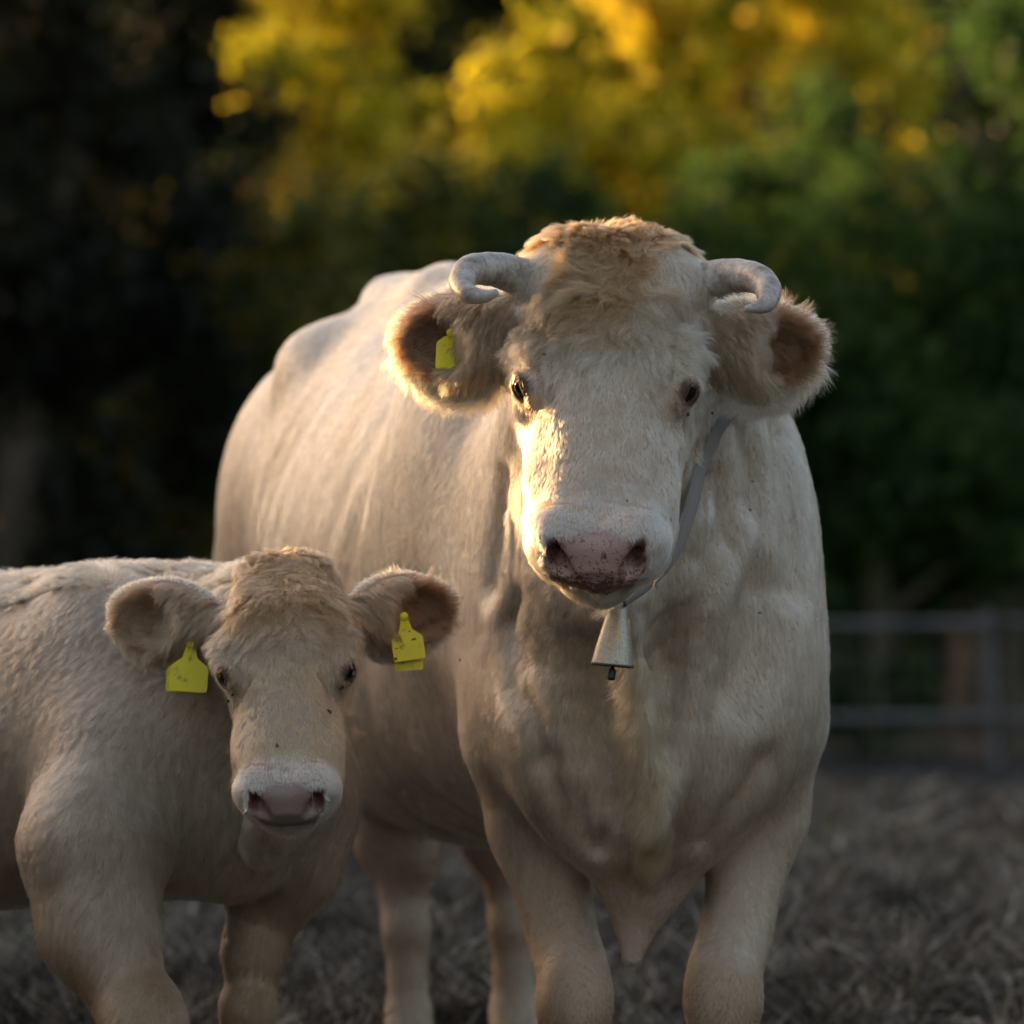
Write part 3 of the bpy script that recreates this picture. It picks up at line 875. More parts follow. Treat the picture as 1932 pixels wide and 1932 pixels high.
    ch = np.nonzero(g['head'] & (v0 < -.070) & (g['t'] > .40) & (N[:, 2] < .1) & vis)[0]
    if len(ch): sel.append((r2.choice(ch, 260 if not calf else 120), .034 * k_, A([0, -.15, -1.0]), .35, A([.72, .52, .30])))
    edge = np.nonzero(vis & (np.abs((N * unit(CAM - V)).sum(1)) < .30) & (g['ear'] < 0) & (V[:, 1] < 1.6) & (g['bare'] < .2))[0]
    if len(edge): sel.append((r2.choice(edge, 4200), .013, None, .8, A([.66, .54, .40])))
    for vi, L_, dd_, lf, cc in sel:
        q = len(vi); one = np.ones(q); dd_ = np.tile(dd_, (q, 1)) if dd_ is not None else A([0, 0, -1.0]) + vnoise3(V[vi] * 60, 9) * .7
        Pts = grow(V[vi], N[vi], dd_, L_ * r2.uniform(.5, 1.5, q), lf * one, .15 * one, .7 * one, 0 * one, .01 * one, 6, seed=33)
        sets.append((Pts, one * .00012, np.tile(cc, (q, 1))))
    print(name, 'hairs', m)
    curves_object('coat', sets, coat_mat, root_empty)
    return body, g

cow_root = empty('cow', B(1.0, 0, 0)); tag(cow_root, 'large cream horned cow facing the camera with a bell at her throat', 'cow')
calf_root = empty('calf', K(.6, 0, 0)); tag(calf_root, 'young cream calf with yellow tags in both ears, standing beside the cow', 'calf')
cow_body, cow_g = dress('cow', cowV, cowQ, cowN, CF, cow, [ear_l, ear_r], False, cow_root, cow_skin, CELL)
print('t', time.time() - t0)
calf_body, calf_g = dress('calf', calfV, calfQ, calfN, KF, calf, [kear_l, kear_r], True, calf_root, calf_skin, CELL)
print('t', time.time() - t0)

# ---- eyes
def eye_mat():
    m = mat('eye', (.012, .007, .005), .04); b = bsdf(m)
    tc = node(m, 'ShaderNodeTexCoord'); mp = node(m, 'ShaderNodeMapping'); lk(m, tc.outputs['Object'], mp.inputs[0])
    # object z axis looks out of the eye, x lies along the slit
    sep = node(m, 'ShaderNodeSeparateXYZ'); lk(m, mp.outputs[0], sep.inputs[0])
    ln = node(m, 'ShaderNodeVectorMath', operation='LENGTH')
    cmb = node(m, 'ShaderNodeCombineXYZ'); lk(m, sep.outputs[0], cmb.inputs[0]); lk(m, sep.outputs[1], cmb.inputs[1]); lk(m, cmb.outputs[0], ln.inputs[0])
    r = ramp(m, ln.outputs['Value'], [(0.0, (.004, .004, .005)), (.42, (.004, .004, .005)), (.50, (.045, .018, .008)), (.74, (.06, .025, .010)), (.80, (.02, .010, .008)), (.9, (.03, .016, .012))])
    lk(m, r.outputs[0], b.inputs['Base Color'])
    b.inputs['Specular IOR Level'].default_value = .25; b.inputs['Coat Weight'].default_value = .25; b.inputs['Coat Roughness'].default_value = .02
    return m
EYE_M = eye_mat()
def add_eyes(sh, parent):
    import bmesh
    for C, e, r, sg in sh.eyes:
        bm = bmesh.new(); bmesh.ops.create_uvsphere(bm, u_segments=32, v_segments=24, radius=1.0)
        for f in bm.faces: f.smooth = True
        me = bpy.data.meshes.new('eye'); bm.to_mesh(me); bm.free(); me.materials.append(EYE_M)
        o = bpy.data.objects.new('eye', me); COL.objects.link(o)
        o.parent = parent; o.matrix_parent_inverse = parent.matrix_basis.inverted()
        o.location = C; o.scale = (r, r, r); o.rotation_euler = Vector(e).to_track_quat('Z', 'Y').to_euler()
add_eyes(cow, cow_root); add_eyes(calf, calf_root)
# ------------------------------------------------------------------ horns, tags, bell
def tube_mesh(name, pts, nseg=28, sub=10, flat=1.0):
    """smooth tube with cap; pts rows (x, y, z, r)"""
    q = A(pts); m = len(q); s_ = np.linspace(0, m - 1, (m - 1) * sub + 1)
    D = np.stack([pchip(np.arange(m), q[:, c], s_) for c in range(4)], 1)
    C = D[:, :3]; T_ = unit(np.gradient(C, axis=0)); up = np.array([0.13, -.2, 1.0])
    V = []; prev = None
    for c, t_, r in zip(C, T_, D[:, 3]):
        a = np.cross(t_, up) if prev is None else prev - t_ * (prev @ t_)
        a = unit(a); prev = a; b = np.cross(t_, a)
        th = np.linspace(0, 2 * np.pi, nseg, endpoint=False)
        V.append(c + r * (np.cos(th)[:, None] * a + flat * np.sin(th)[:, None] * b))
    n = len(C); V = np.concatenate(V)
    i = np.arange((n - 1))[:, None] * nseg; j = np.arange(nseg)[None]; j2 = (j + 1) % nseg
    F = np.stack([i + j, i + j2, i + nseg + j2, i + nseg + j], -1).reshape(-1, 4)
    V = np.concatenate([V, C[:1], C[-1:] + T_[-1:] * D[-1, 3] * .35])
    e0 = n * nseg; e1 = e0 + 1; jj = np.arange(nseg); jn = (jj + 1) % nseg
    tri = np.concatenate([np.stack([np.full(nseg, e0), jn, jj], 1), np.stack([np.full(nseg, e1), (n - 1) * nseg + jj, (n - 1) * nseg + jn], 1)])
    return np_mesh(name, V, [F, tri])

def horn_material():
    m = mat('horn', (.5, .42, .38), .42); b = bsdf(m)
    n = noise_tex(m, 34, 7, .72); n2 = noise_tex(m, 140, 4, .6)
    r = ramp(m, n.outputs['Fac'], [(.30, (.14, .105, .09)), (.42, (.29, .245, .22)), (.55, (.47, .43, .395)), (.75, (.64, .61, .575))])
    mx = node(m, 'ShaderNodeMix'); mx.data_type = 'RGBA'; mx.blend_type = 'MULTIPLY'; mx.inputs[0].default_value = .5
    r2 = ramp(m, n2.outputs['Fac'], [(.3, (.5, .46, .44)), (.6, (1, 1, 1))])
    lk(m, r.outputs[0], mx.inputs[6]); lk(m, r2.outputs[0], mx.inputs[7]); lk(m, mx.outputs[2], b.inputs['Base Color'])
    b.inputs['Subsurface Weight'].default_value = .12; b.inputs['Subsurface Radius'].default_value = (.01, .005, .003)
    bump(m, n2.outputs['Fac'], .3, .0015); return m
HORN = horn_material()
def horn(pts):
    q = A([(*P(a, b, c), r * .75e-3) for a, b, c, r in pts]); s_ = np.linspace(0, len(q) - 1, 70)
    D = np.stack([pchip(np.arange(len(q)), q[:, c], s_) for c in range(4)], 1)
    D[:, 3] *= 1 + (.014 * np.sin(s_ * 9.5 + 1.5 * np.sin(s_ * 2.3)) + .010 * np.sin(s_ * 23)) * sstep(6.3, 3.0, s_)
    me = tube_mesh('horn', D, 32, 2)
    return link('horn', me, HORN, cow_root)
horn([(1010, 535, .10, 40), (975, 520, .09, 37), (930, 508, .06, 33), (890, 508, .01, 29), (872, 533, -.04, 25), (885, 555, -.075, 19), (912, 559, -.09, 13), (938, 552, -.10, 7)])
horn([(1300, 535, .10, 40), (1335, 528, .09, 36), (1380, 520, .06, 33), (1425, 524, .01, 29), (1450, 548, -.04, 25), (1447, 570, -.075, 19), (1428, 580, -.095, 12), (1408, 583, -.105, 6)])

# ear tags
TAGM = mat('tag_yellow', (.70, .60, .012), .42)
_n = noise_tex(TAGM, 60, 4, .6); _r = ramp(TAGM, _n.outputs['Fac'], [(.30, (.30, .25, .02)), (.42, (.70, .60, .015)), (.7, (.76, .66, .015))])
lk(TAGM, _r.outputs[0], bsdf(TAGM).inputs['Base Color'])
bsdf(TAGM).inputs['Transmission Weight'].default_value = 0.0
INK = mat('tag_marks', (.035, .03, .015), .7)
def ear_tag(parent, o, right, up, w, h, marks=(), label=None, neck=.30):
    """plastic tag: o = hole position, hangs along -up; thin plate with shoulders, button and marks"""
    import bmesh
    right = unit(A(right)); up = A(up); up = unit(up - right * (up @ right)); nrm = np.cross(right, up)
    if nrm[1] > 0: nrm = -nrm
    prof = [(-.10, .06), (-.13, -.10), (-.20, -neck), (-.46, -neck - .16), (-.5, -neck - .24), (-.5, -.95), (-.46, -1.0), (.46, -1.0), (.5, -.95), (.5, -neck - .24), (.46, -neck - .16), (.20, -neck), (.13, -.10), (.10, .06), (.0, .10)]
    bm = bmesh.new(); th = .0016; rows = []
    for s_ in (1, -1):
        vs = []
        for a, b in prof:
            bend = .06 * h * ((-b) ** 2) + .05 * w * a * a
            p = o + right * a * w + up * b * h + nrm * (th * .5 * s_ + bend)
            vs.append(bm.verts.new(p))
        rows.append(vs)
    bm.faces.new(rows[0]); bm.faces.new(rows[1][::-1]); n = len(prof)
    for i in range(n):
        j = (i + 1) % n; bm.faces.new((rows[0][j], rows[0][i], rows[1][i], rows[1][j]))
    bmesh.ops.recalc_face_normals(bm, faces=bm.faces[:])
    bmesh.ops.bevel(bm, geom=bm.edges[:], offset=.0003, segments=1, affect='EDGES')
    # stud
    M = Vector(o + nrm * .002)
    r_ = bmesh.ops.create_uvsphere(bm, u_segments=16, v_segments=8, radius=.0065)
    q = Vector(nrm).to_track_quat('Z', 'Y').to_matrix()
    for v in r_['verts']:
        v.co = q @ Vector((v.co.x, v.co.y, v.co.z * .5)) + M
    me0 = len(bm.faces)
    for (a, b, sx, sy, ring) in marks:
        n_ = 12; cc = []; rr_ = random.Random(hash((a, b)) & 0xffff)
        bend = .06 * h * (b * b) + .05 * w * a * a
        base = o + right * a * w + up * b * h + nrm * (th * .5 + bend + .0004)
        outer = []; inner = []
        for i in range(n_):
            an = 2 * math.pi * i / n_; k = .8 + .4 * rr_.random()
            outer.append(bm.verts.new(base + right * math.cos(an) * sx * w * k + up * math.sin(an) * sy * h * k))
            if ring: inner.append(bm.verts.new(base + right * math.cos(an) * sx * w * k * .5 + up * math.sin(an) * sy * h * k * .5))
        if ring:
            for i in range(n_):
                j = (i + 1) % n_; f = bm.faces.new((outer[i], outer[j], inner[j], inner[i])); f.material_index = 1
        else:
            f = bm.faces.new(outer); f.material_index = 1
    me = bpy.data.meshes.new('ear_tag'); bm.to_mesh(me); bm.free()
    me.materials.append(TAGM); me.materials.append(INK)
    ob = bpy.data.objects.new('ear_tag', me); COL.objects.link(ob); ob.parent = parent; ob.matrix_parent_inverse = parent.matrix_basis.inverted()
    if label: ob['label'] = label
    return ob
_rr = random.Random(4)
ear_tag(cow_root, P(850, 628, .105), (1, .25, -.05), (-.12, -.1, 1), .040, .052,
        [(_rr.uniform(-.05, .42), _rr.uniform(-.92, -.35), _rr.uniform(.02, .06), _rr.uniform(.02, .05), False) for _ in range(26)], 'yellow tag half hidden in the cow\'s ear, speckled with dirt', neck=.10)
S0 = .00077
ear_tag(calf_root, P(360, 1214, .195), (1, -.12, -.06), (-.18, 0, 1), .057, .070, [(0.05, -.50, .16, .008, False), (-.1, -.42, .06, .008, False), (.1, -.44, .03, .006, False), (-.05, -.57, .05, .006, False)], 'yellow tag hanging front side of the calf\'s ear')
ear_tag(calf_root, P(353, 1218, .215), (1, -.12, -.04), (-.05, 0, 1), .057, .068, [], 'back half of the two piece ear tag')
ear_tag(calf_root, P(762, 1163, .20), (1, .15, .14), (.30, 0, 1), .047, .064, [(.20, -.60, .10, .09, True), (-.30, -.55, .05, .05, False), (-.36, -.72, .06, .04, False), (-.24, -.80, .04, .03, False), (-.44, -.92, .05, .03, False), (.1, -.35, .03, .02, False)], 'yellow tag with worn black marks')
ear_tag(calf_root, P(766, 1182, .22), (1, .15, .06), (-.05, 0, 1), .042, .064, [], 'back half of the two piece ear tag')

# cowbell on its strap
bell_root = empty('cowbell', P(1160, 1150, .06)); tag(bell_root, 'grey metal bell hanging on a woven strap below the cow\'s chin', 'cowbell')
BELLM = mat('bell_metal', (.42, .38, .32), .46, .85)
_n = noise_tex(BELLM, 260, 4, .7); _n2 = noise_tex(BELLM, 18, 3, .6)
_r = ramp(BELLM, _n.outputs['Fac'], [(.30, (.30, .265, .22)), (.5, (.40, .365, .31)), (.72, (.50, .465, .41))])
lk(BELLM, _r.outputs[0], bsdf(BELLM).inputs['Base Color'])
_rr2 = node(BELLM, 'ShaderNodeMapRange'); _rr2.inputs[3].default_value = .36; _rr2.inputs[4].default_value = .62
lk(BELLM, _n2.outputs['Fac'], _rr2.inputs[0]); lk(BELLM, _rr2.outputs[0], bsdf(BELLM).inputs['Roughness'])
bump(BELLM, _n.outputs['Fac'], .25, .0008)
DARKM = mat('clapper_iron', (.05, .05, .055), .5, .8)
BRASS = mat('seam_solder', (.60, .45, .22), .4, .9)
def bell():
    top = P(1166, 1146, .06); bot = P(1156, 1257, .055); axd = unit(top - bot); H_ = np.linalg.norm(top - bot)
    fx = unit(np.cross(A([0, 1, 0]), axd)); fx = -fx if fx[0] < 0 else fx; fy = np.cross(axd, fx)
    if fy[1] > 0: fy = -fy                                   # fy towards the camera
    prof = [(1.0, .0), (1.0, .35), (.985, .43), (.96, .455), (.90, .48), (.60, .68), (.30, .87), (.04, 1.0), (0, 1.02), (0, .99), (.05, .965), (.30, .83), (.60, .645), (.90, .44), (.93, .0)]
    n = 48; th = np.linspace(0, 2 * np.pi, n, endpoint=False); V = []
    sq = lambda c: np.sign(c) * np.abs(c) ** .85
    for h_, w_ in prof:
        rx = .0307 * w_; ry = .0235 * w_
        V.append(bot + axd * H_ * h_ + np.outer(sq(np.cos(th)) * rx, fx) + np.outer(sq(np.sin(th)) * ry, fy))
    V = np.concatenate(V); m = len(prof)
    i = np.arange(m - 1)[:, None] * n; j = np.arange(n)[None]; j2 = (j + 1) % n
    F = np.stack([i + j, i + n + j, i + n + j2, i + j2], -1).reshape(-1, 4)
    b = link('bell_shell', np_mesh('bell_shell', V, F), BELLM, bell_root)
    # soldered seams: front and side
    for off_, ang in ((0, math.radians(83)), (1, math.radians(12))):
        pts = []
        for k in range(9):
            h_ = .04 + k * .098; w_ = np.interp(1 - h_, [0, .1, 1], [.44, .48, 1.0])
            pts.append((*(bot + axd * H_ * h_ + fx * sq(math.cos(ang)) * .0307 * w_ * 1.0 + fy * sq(math.sin(ang)) * .0235 * w_ + (fy if not off_ else fx) * .0002), .0009 + .0003 * random.random()))
        link('seam', tube_mesh('seam', pts, 8, 3), BRASS, b)
    # hanger loop
    lp = [(*(top + fx * .010 * math.cos(a) + axd * (.002 + .012 * math.sin(a))), .0022) for a in np.linspace(0, math.pi, 9)]
    link('hanger', tube_mesh('hanger', lp, 10, 3), DARKM, b)
    cl = [(*(bot + axd * .05), .0018), (*(bot - axd * .002), .0022), (*(bot - axd * .006), .0052), (*(bot - axd * .019 - fx * .0005), .0056)]
    link('clapper', tube_mesh('clapper', cl, 12, 4, .7), DARKM, bell_root)
bell()
def strap():
    pts = [(1166, 1138, .06), (1215, 1105, .10), (1266, 1050, .13), (1294, 985, .15), (1314, 915, .18), (1322, 840, .22), (1300, 700, .34), (1250, 590, .46), (1170, 545, .50),
           (1085, 590, .46), (1060, 700, .40), (1060, 820, .32), (1070, 920, .25), (1090, 1010, .19), (1110, 1095, .11), (1158, 1138, .06)]
    q = A([P(*p) for p in pts]); m = len(q); s_ = np.linspace(0, m - 1, 160)
    C = np.stack([pchip(np.arange(m), q[:, c], s_) for c in range(3)], 1)
    for it in range(6):
        d = cow(C, .1); G = unit(grad(cow, C, .004)); w = np.maximum(.004 - d, 0) * (C[:, 0] > P(1130, 1, .2)[0])
        C = C + G * w[:, None]
        C[1:-1] = C[1:-1] * .6 + .2 * (C[:-2] + C[2:])
    ctr = C.mean(0); T_ = unit(np.gradient(C, axis=0)); out = C - ctr; out = unit(out) + A([0, -1.1, .1]); out = unit(out - T_ * (out * T_).sum(1)[:, None]); side = np.cross(T_, out)
    prof = [(-.011, 0), (-.0105, .0012), (0, .0015), (.0105, .0012), (.011, 0), (.0105, -.0012), (0, -.0015), (-.0105, -.0012)]
    V = np.concatenate([C[:, None] + side[:, None] * a + out[:, None] * b for a, b in prof], 1).reshape(-1, 3)
    n = len(prof); k = len(C); i = np.arange(k - 1)[:, None] * n; j = np.arange(n)[None]; j2 = (j + 1) % n
    F = np.stack([i + j, i + j2, i + n + j2, i + n + j], -1).reshape(-1, 4)
    m_ = mat('strap_web', (.24, .21, .215), .85)
    tc = node(m_, 'ShaderNodeTexCoord'); wv = node(m_, 'ShaderNodeTexWave'); wv.inputs['Scale'].default_value = 260; wv.inputs['Distortion'].default_value = 2
    lk(m_, tc.outputs['Object'], wv.inputs['Vector']); r = ramp(m_, wv.outputs['Fac'], [(.2, (.19, .17, .17)), (.8, (.38, .35, .345))]); lk(m_, r.outputs[0], bsdf(m_).inputs['Base Color'])
    bump(m_, wv.outputs['Fac'], .5, .001)
    link('strap', np_mesh('strap', V, F), m_, bell_root)
strap()

# ------------------------------------------------------------------ flies
FLYM = mat('fly_body', (.012, .012, .014), .4); WINGM = mat('fly_wing', (.10, .09, .08), .3)
def fly(sh, px, py, label, size=1.0, ang=0):
    import bmesh
    p, n = ray_hit(sh, px, py); o = p + n * .009
    bm = bmesh.new(); tt = unit(np.cross(n, A([math.cos(ang), .2, math.sin(ang)]))); ss = np.cross(n, tt)
    M = lambda a, b, c: Vector(o + (tt * a + ss * b + n * c) * size)
    for (a, rx, ry, rz) in ((-.0022, .0032, .0018, .0016), (.0012, .0019, .0017, .0017), (.0033, .0012, .0015, .0013)):
        r_ = bmesh.ops.create_icosphere(bm, subdivisions=2, radius=1)
        for v in r_['verts']: v.co = M(a + v.co.x * rx, v.co.y * ry, v.co.z * rz)
    for sg in (-1, 1):
        vs = [bm.verts.new(M(*q)) for q in ((.0012, sg * .0008, .0018), (-.0015, sg * .0034, .0018), (-.0052, sg * .0030, .0012), (-.0045, sg * .0008, .0016))]
        f = bm.faces.new(vs); f.material_index = 1
        for l in (-.002, .0005, .002):
            vs = [bm.verts.new(M(*q)) for q in ((l, sg * .001, 0), (l + .0004, sg * .001, 0), (l * 1.8, sg * .0042, -.003))]
            bm.faces.new(vs)
    me = bpy.data.meshes.new('fly'); bm.to_mesh(me); bm.free(); me.materials.append(FLYM); me.materials.append(WINGM)
    ob = bpy.data.objects.new('fly', me); COL.objects.link(ob); tag(ob, label, 'fly', 'flies on the cattle')
if QUICK != 'shape':
    for sh_, a, b, l, z, an in (
        (cow, 1293, 772, 'tiny black fly on the fur just below the cow\'s eye at right', .8, .3),
        (cow, 1333, 779, 'tiny black fly on the cow\'s cheek under the outer corner of her eye', .7, 1.3),
        (cow, 1410, 908, 'upper of two tiny dark flies on the pale neck right of the cow\'s face', .6, 2.0),
        (cow, 1405, 966, 'lower of two tiny dark flies on the pale neck right of the cow\'s face', .6, .9),
        (cow, 1520, 897, 'tiny dark fly on the outer right edge of the cow\'s neck', .6, .2),
        (cow, 1427, 1157, 'tiny dark fly on the cow\'s right shoulder, level with the bell', .6, 1.9),
        (cow, 1032, 672, 'tiny dark fly on the forehead above the cow\'s eye beside the tagged ear', .7, 1.1),
        (cow, 1183, 955, 'tiny dark fly on the bridge of the cow\'s nose', .5, .1),
        (cow, 878, 1245, 'tiny dark fly on the cow\'s flank right of the calf\'s tagged ear', .7, .1),
        (calf, 441, 1300, 'upper of the black flies under the calf\'s eye beside the hanging square tag', .7, .4),
        (calf, 441, 1318, 'lower of the black flies under the calf\'s eye beside the hanging square tag', 1.0, 1.2),
        (calf, 668, 1272, 'black fly at the outer corner of the calf\'s eye on the cow\'s side', .8, .2),
        (calf, 643, 1291, 'black fly below the calf\'s eye on the cow\'s side, nearest the nose', 1.0, 2.2),
        (calf, 652, 1282, 'black fly close under the calf\'s eye on the cow\'s side', .9, 1.0),
        (calf, 613, 1347, 'single black fly on the tan side of the calf\'s nose bridge', .9, .8),
        (calf, 524, 1412, 'single black fly on the calf\'s nose above the white muzzle', .8, .1)):
        fly(sh_, a, b, l, z, an)
# ------------------------------------------------------------------ ground
def ground_h(x, y):
    p = np.stack([x, y, np.zeros_like(x)], 1)
    near = np.clip(1 - np.abs(y - 6) / 40, 0.15, 1)
    h = vnoise(p * .7, 1) * .05 + vnoise(p * 2.6, 2) * .055 + np.abs(vnoise(p * 6.5, 3)) * .12 + vnoise(p * 15, 4) * .035
    far_ = sstep(1.5, 5, y)
    rise = .20 * sstep(.7, 3.4, y) - .17 * sstep(4, 25, y)
    return h * near * (.35 + .65 * far_) + rise
def sheet(x0, x1, y0, y1, nx, ny):
    X, Y = np.meshgrid(np.linspace(x0, x1, nx), np.linspace(y0, y1, ny))
    x = X.ravel(); y = Y.ravel(); i = np.arange(nx - 1)[None] + np.arange(ny - 1)[:, None] * nx
    F = np.stack([i, i + 1, i + nx + 1, i + nx], -1).reshape(-1, 4)
    return x, y, F
def warp(n, a, b, c, d, m):                     # fine spacing between b and c, coarse outside
    return np.concatenate([a + (b - a) * (1 - np.linspace(1, 0, m, endpoint=False) ** 2.2), np.linspace(b, c, n, endpoint=False), c + (d - c) * np.linspace(0, 1, m) ** 2.2])
gx = warp(420, -240, -4, 4.5, 240, 26); gy = warp(1000, -240, -1, 27, 320, 30)
X, Y = np.meshgrid(gx, gy); x = X.ravel(); y = Y.ravel(); nx = len(gx); ny = len(gy)
i = np.arange(nx - 1)[None] + np.arange(ny - 1)[:, None] * nx
F = np.stack([i, i + 1, i + nx + 1, i + nx], -1).reshape(-1, 4)
z = ground_h(x, y); GZ = z.reshape(ny, nx)
gm = mat('trampled_earth', rough=.95); b = bsdf(gm)
n1 = noise_tex(gm, 1.3, 5, .6); n2 = noise_tex(gm, 15, 7, .75)
r1 = ramp(gm, n2.outputs['Fac'], [(.32, (.018, .015, .013)), (.46, (.055, .045, .038)), (.56, (.16, .13, .105)), (.68, (.32, .275, .23))])
mx = node(gm, 'ShaderNodeMix'); mx.data_type = 'RGBA'; mx.blend_type = 'MULTIPLY'; mx.inputs[0].default_value = .6
r2 = ramp(gm, n1.outputs['Fac'], [(.35, (.45, .45, .5)), (.62, (1, .95, .88))])
lk(gm, r1.outputs[0], mx.inputs[6]); lk(gm, r2.outputs[0], mx.inputs[7])
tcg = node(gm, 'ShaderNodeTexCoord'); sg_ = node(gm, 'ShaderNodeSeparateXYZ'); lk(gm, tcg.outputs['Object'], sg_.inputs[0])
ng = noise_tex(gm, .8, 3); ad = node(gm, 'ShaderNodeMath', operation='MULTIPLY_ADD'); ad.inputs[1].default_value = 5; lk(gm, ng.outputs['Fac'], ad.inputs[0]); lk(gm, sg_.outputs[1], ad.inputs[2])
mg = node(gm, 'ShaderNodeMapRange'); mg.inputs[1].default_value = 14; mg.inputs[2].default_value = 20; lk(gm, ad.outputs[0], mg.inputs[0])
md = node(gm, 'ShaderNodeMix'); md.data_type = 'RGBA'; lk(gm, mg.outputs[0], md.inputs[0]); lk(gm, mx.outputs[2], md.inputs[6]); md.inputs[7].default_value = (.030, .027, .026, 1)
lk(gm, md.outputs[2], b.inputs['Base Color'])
bump(gm, n2.outputs['Fac'], .9, .03)
g = link('ground', np_mesh('ground', np.stack([x, y, z], 1), F), gm); tag(g, kind='structure')
def gz(px_, py_):
    ix = np.clip(np.searchsorted(gx, px_), 1, nx - 1); iy = np.clip(np.searchsorted(gy, py_), 1, ny - 1)
    return GZ[iy, ix]

# dry straw and dead grass lying on the earth
def straw_mat(name, base):
    m = mat(name, base, .85); at = node(m, 'ShaderNodeAttribute'); at.attribute_name = 'hair_color'
    lk(m, at.outputs['Color'], bsdf(m).inputs['Base Color']); return m
def straw(n, x0, x1, y0, y1, L, rad, up, seed, cols):
    r = np.random.default_rng(seed)
    x = r.uniform(x0, x1, n); y = y0 + (y1 - y0) * r.random(n) ** 1.3
    keep = r.random(n) < .06 + .94 * sstep(-.12, .30, vnoise(np.stack([x, y, y * 0], 1) * 3.6, 33) + .5 * vnoise(np.stack([x, y, y * 0], 1) * 11, 35)); x = x[keep]; y = y[keep]; n = len(x)
    z = gz(x, y); a = r.uniform(0, 6.283, n); e = r.uniform(-.1, up, n); k = 5
    d = np.stack([np.cos(a) * np.cos(e), np.sin(a) * np.cos(e), np.sin(e)], 1); l = L * r.uniform(.4, 1.4, n)
    Pn = np.zeros((n, k, 3)); Pn[:, 0] = np.stack([x, y, z - .004], 1); c = r.normal(0, .28, (n, 3)); c[:, 2] = -np.abs(c[:, 2]) * .8
    for j in range(1, k):
        Pn[:, j] = Pn[:, j - 1] + unit(d + c * (j / k)) * (l / (k - 1))[:, None]
        Pn[:, j, 2] = np.maximum(Pn[:, j, 2], z + .002)
    q_ = vnoise(np.stack([x, y, y * 0], 1) * 5.5, 34); cc = A(cols)[r.integers(0, len(cols), n)] * r.uniform(.6, 1.3, (n, 1)) * (1 + .9 * q_)[:, None]
    return Pn, np.full(n, rad) * r.uniform(.6, 1.4, n), cc
SM = straw_mat('dry_straw', (.2, .17, .13))
lit_root = empty('dry_grass_litter'); lit_root.location = (0, 6, 0)
bpy.data.objects.remove(lit_root)
class _Dummy: pass
def loose_curves(name, sets, material, label):
    hc_parent = bpy.data.objects.new('tmp', None)
    o = curves_object(name, sets, material, hc_parent); o.parent = None; o.matrix_parent_inverse.identity()
    bpy.data.objects.remove(hc_parent); tag(o, label, 'dry grass', kind='stuff'); return o
cols = [(.15, .122, .098), (.29, .245, .20), (.055, .046, .040), (.46, .41, .35), (.03, .026, .023), (.18, .135, .09), (.028, .024, .022)]
if QUICK != 'shape':
    loose_curves('dry_grass', [straw(380000, -1.5, 1.8, 2.2, 9, .12, .0019, .9, 5, cols), straw(50000, -3.4, 4, 8.5, 18, .15, .0042, .8, 6, cols)], SM, 'dead grass and straw litter trampled over the bare earth')

if QUICK != 'shape':
    r = np.random.default_rng(12); tx = r.uniform(-1.5, 1.9, 70); ty = r.uniform(3.0, 11, 70); k = r.integers(0, 70, 5200)
    x_ = tx[k] + r.normal(0, .035, 5200); y_ = ty[k] + r.normal(0, .035, 5200)
    Pn = np.zeros((5200, 5, 3)); Pn[:, 0] = np.stack([x_, y_, gz(x_, y_) - .005], 1); d_ = np.stack([r.normal(0, .45, 5200), r.normal(0, .45, 5200), np.ones(5200)], 1)
    for j in range(1, 5):
        d2 = d_ + np.stack([d_[:, 0], d_[:, 1], -.5 * np.ones(5200)], 1) * j * .22
        Pn[:, j] = Pn[:, j - 1] + unit(d2) * (r.uniform(.05, .13, 5200) * .25)[:, None]
    loose_curves('grass_tufts', [(Pn, np.full(5200, .0016), A([[.06, .085, .025]]) * r.uniform(.6, 1.9, (5200, 1)) + A([[.05, .03, .0]]) * r.random((5200, 1)))], SM, 'small tufts of living and withered grass in the bare earth')

# ------------------------------------------------------------------ fence
WOOD = mat('weathered_wood', rough=.85); _n = noise_tex(WOOD, 3, 6, .7, sc3=(1, 8, 8)); _r = ramp(WOOD, _n.outputs['Fac'], [(.3, (.08, .08, .088)), (.55, (.16, .155, .165)), (.75, (.25, .24, .25))])
lk(WOOD, _r.outputs[0], bsdf(WOOD).inputs['Base Color']); bump(WOOD, _n.outputs['Fac'], .5, .01)
FY = 24.0
fence = empty('field_fence', (P(1875, 1470, FY)[0], FY, 0)); tag(fence, 'grey weathered rail and wire fence at the far edge of the field', 'fence')
px0 = P(1876, 1470, FY)[0]
posts = [px0 - 2.6 * k for k in range(-3, 5)]
for k, X_ in enumerate(posts):
    lean = -.035 if k == 3 else random.uniform(-.02, .02)
    link('post', tube_mesh('post', [(X_ + .012, FY, -.3, .028), (X_, FY, .3, .027), (X_ + lean * .6, FY, .7, .026), (X_ + lean, FY, .98, .025), (X_ + lean, FY, .99, .02)], 14, 4), WOOD, fence)
for zc, rr, t_ in ((.935, .026, 0), (.405, .030, 1)):
    for a, b_ in zip(posts[1:], posts[:-1]):
        dz = random.uniform(-.01, .01)
        link('rail', tube_mesh('rail', [(a + .02, FY - .062, zc, rr), ((a + b_) / 2, FY - .066, zc - .012 + dz, rr * .95), (b_ - .02, FY - .062, zc + dz, rr)], 12, 4, .7), WOOD, fence)
WIRE = mat('wire', (.16, .16, .17), .5, .6)
wv = []; wf = []
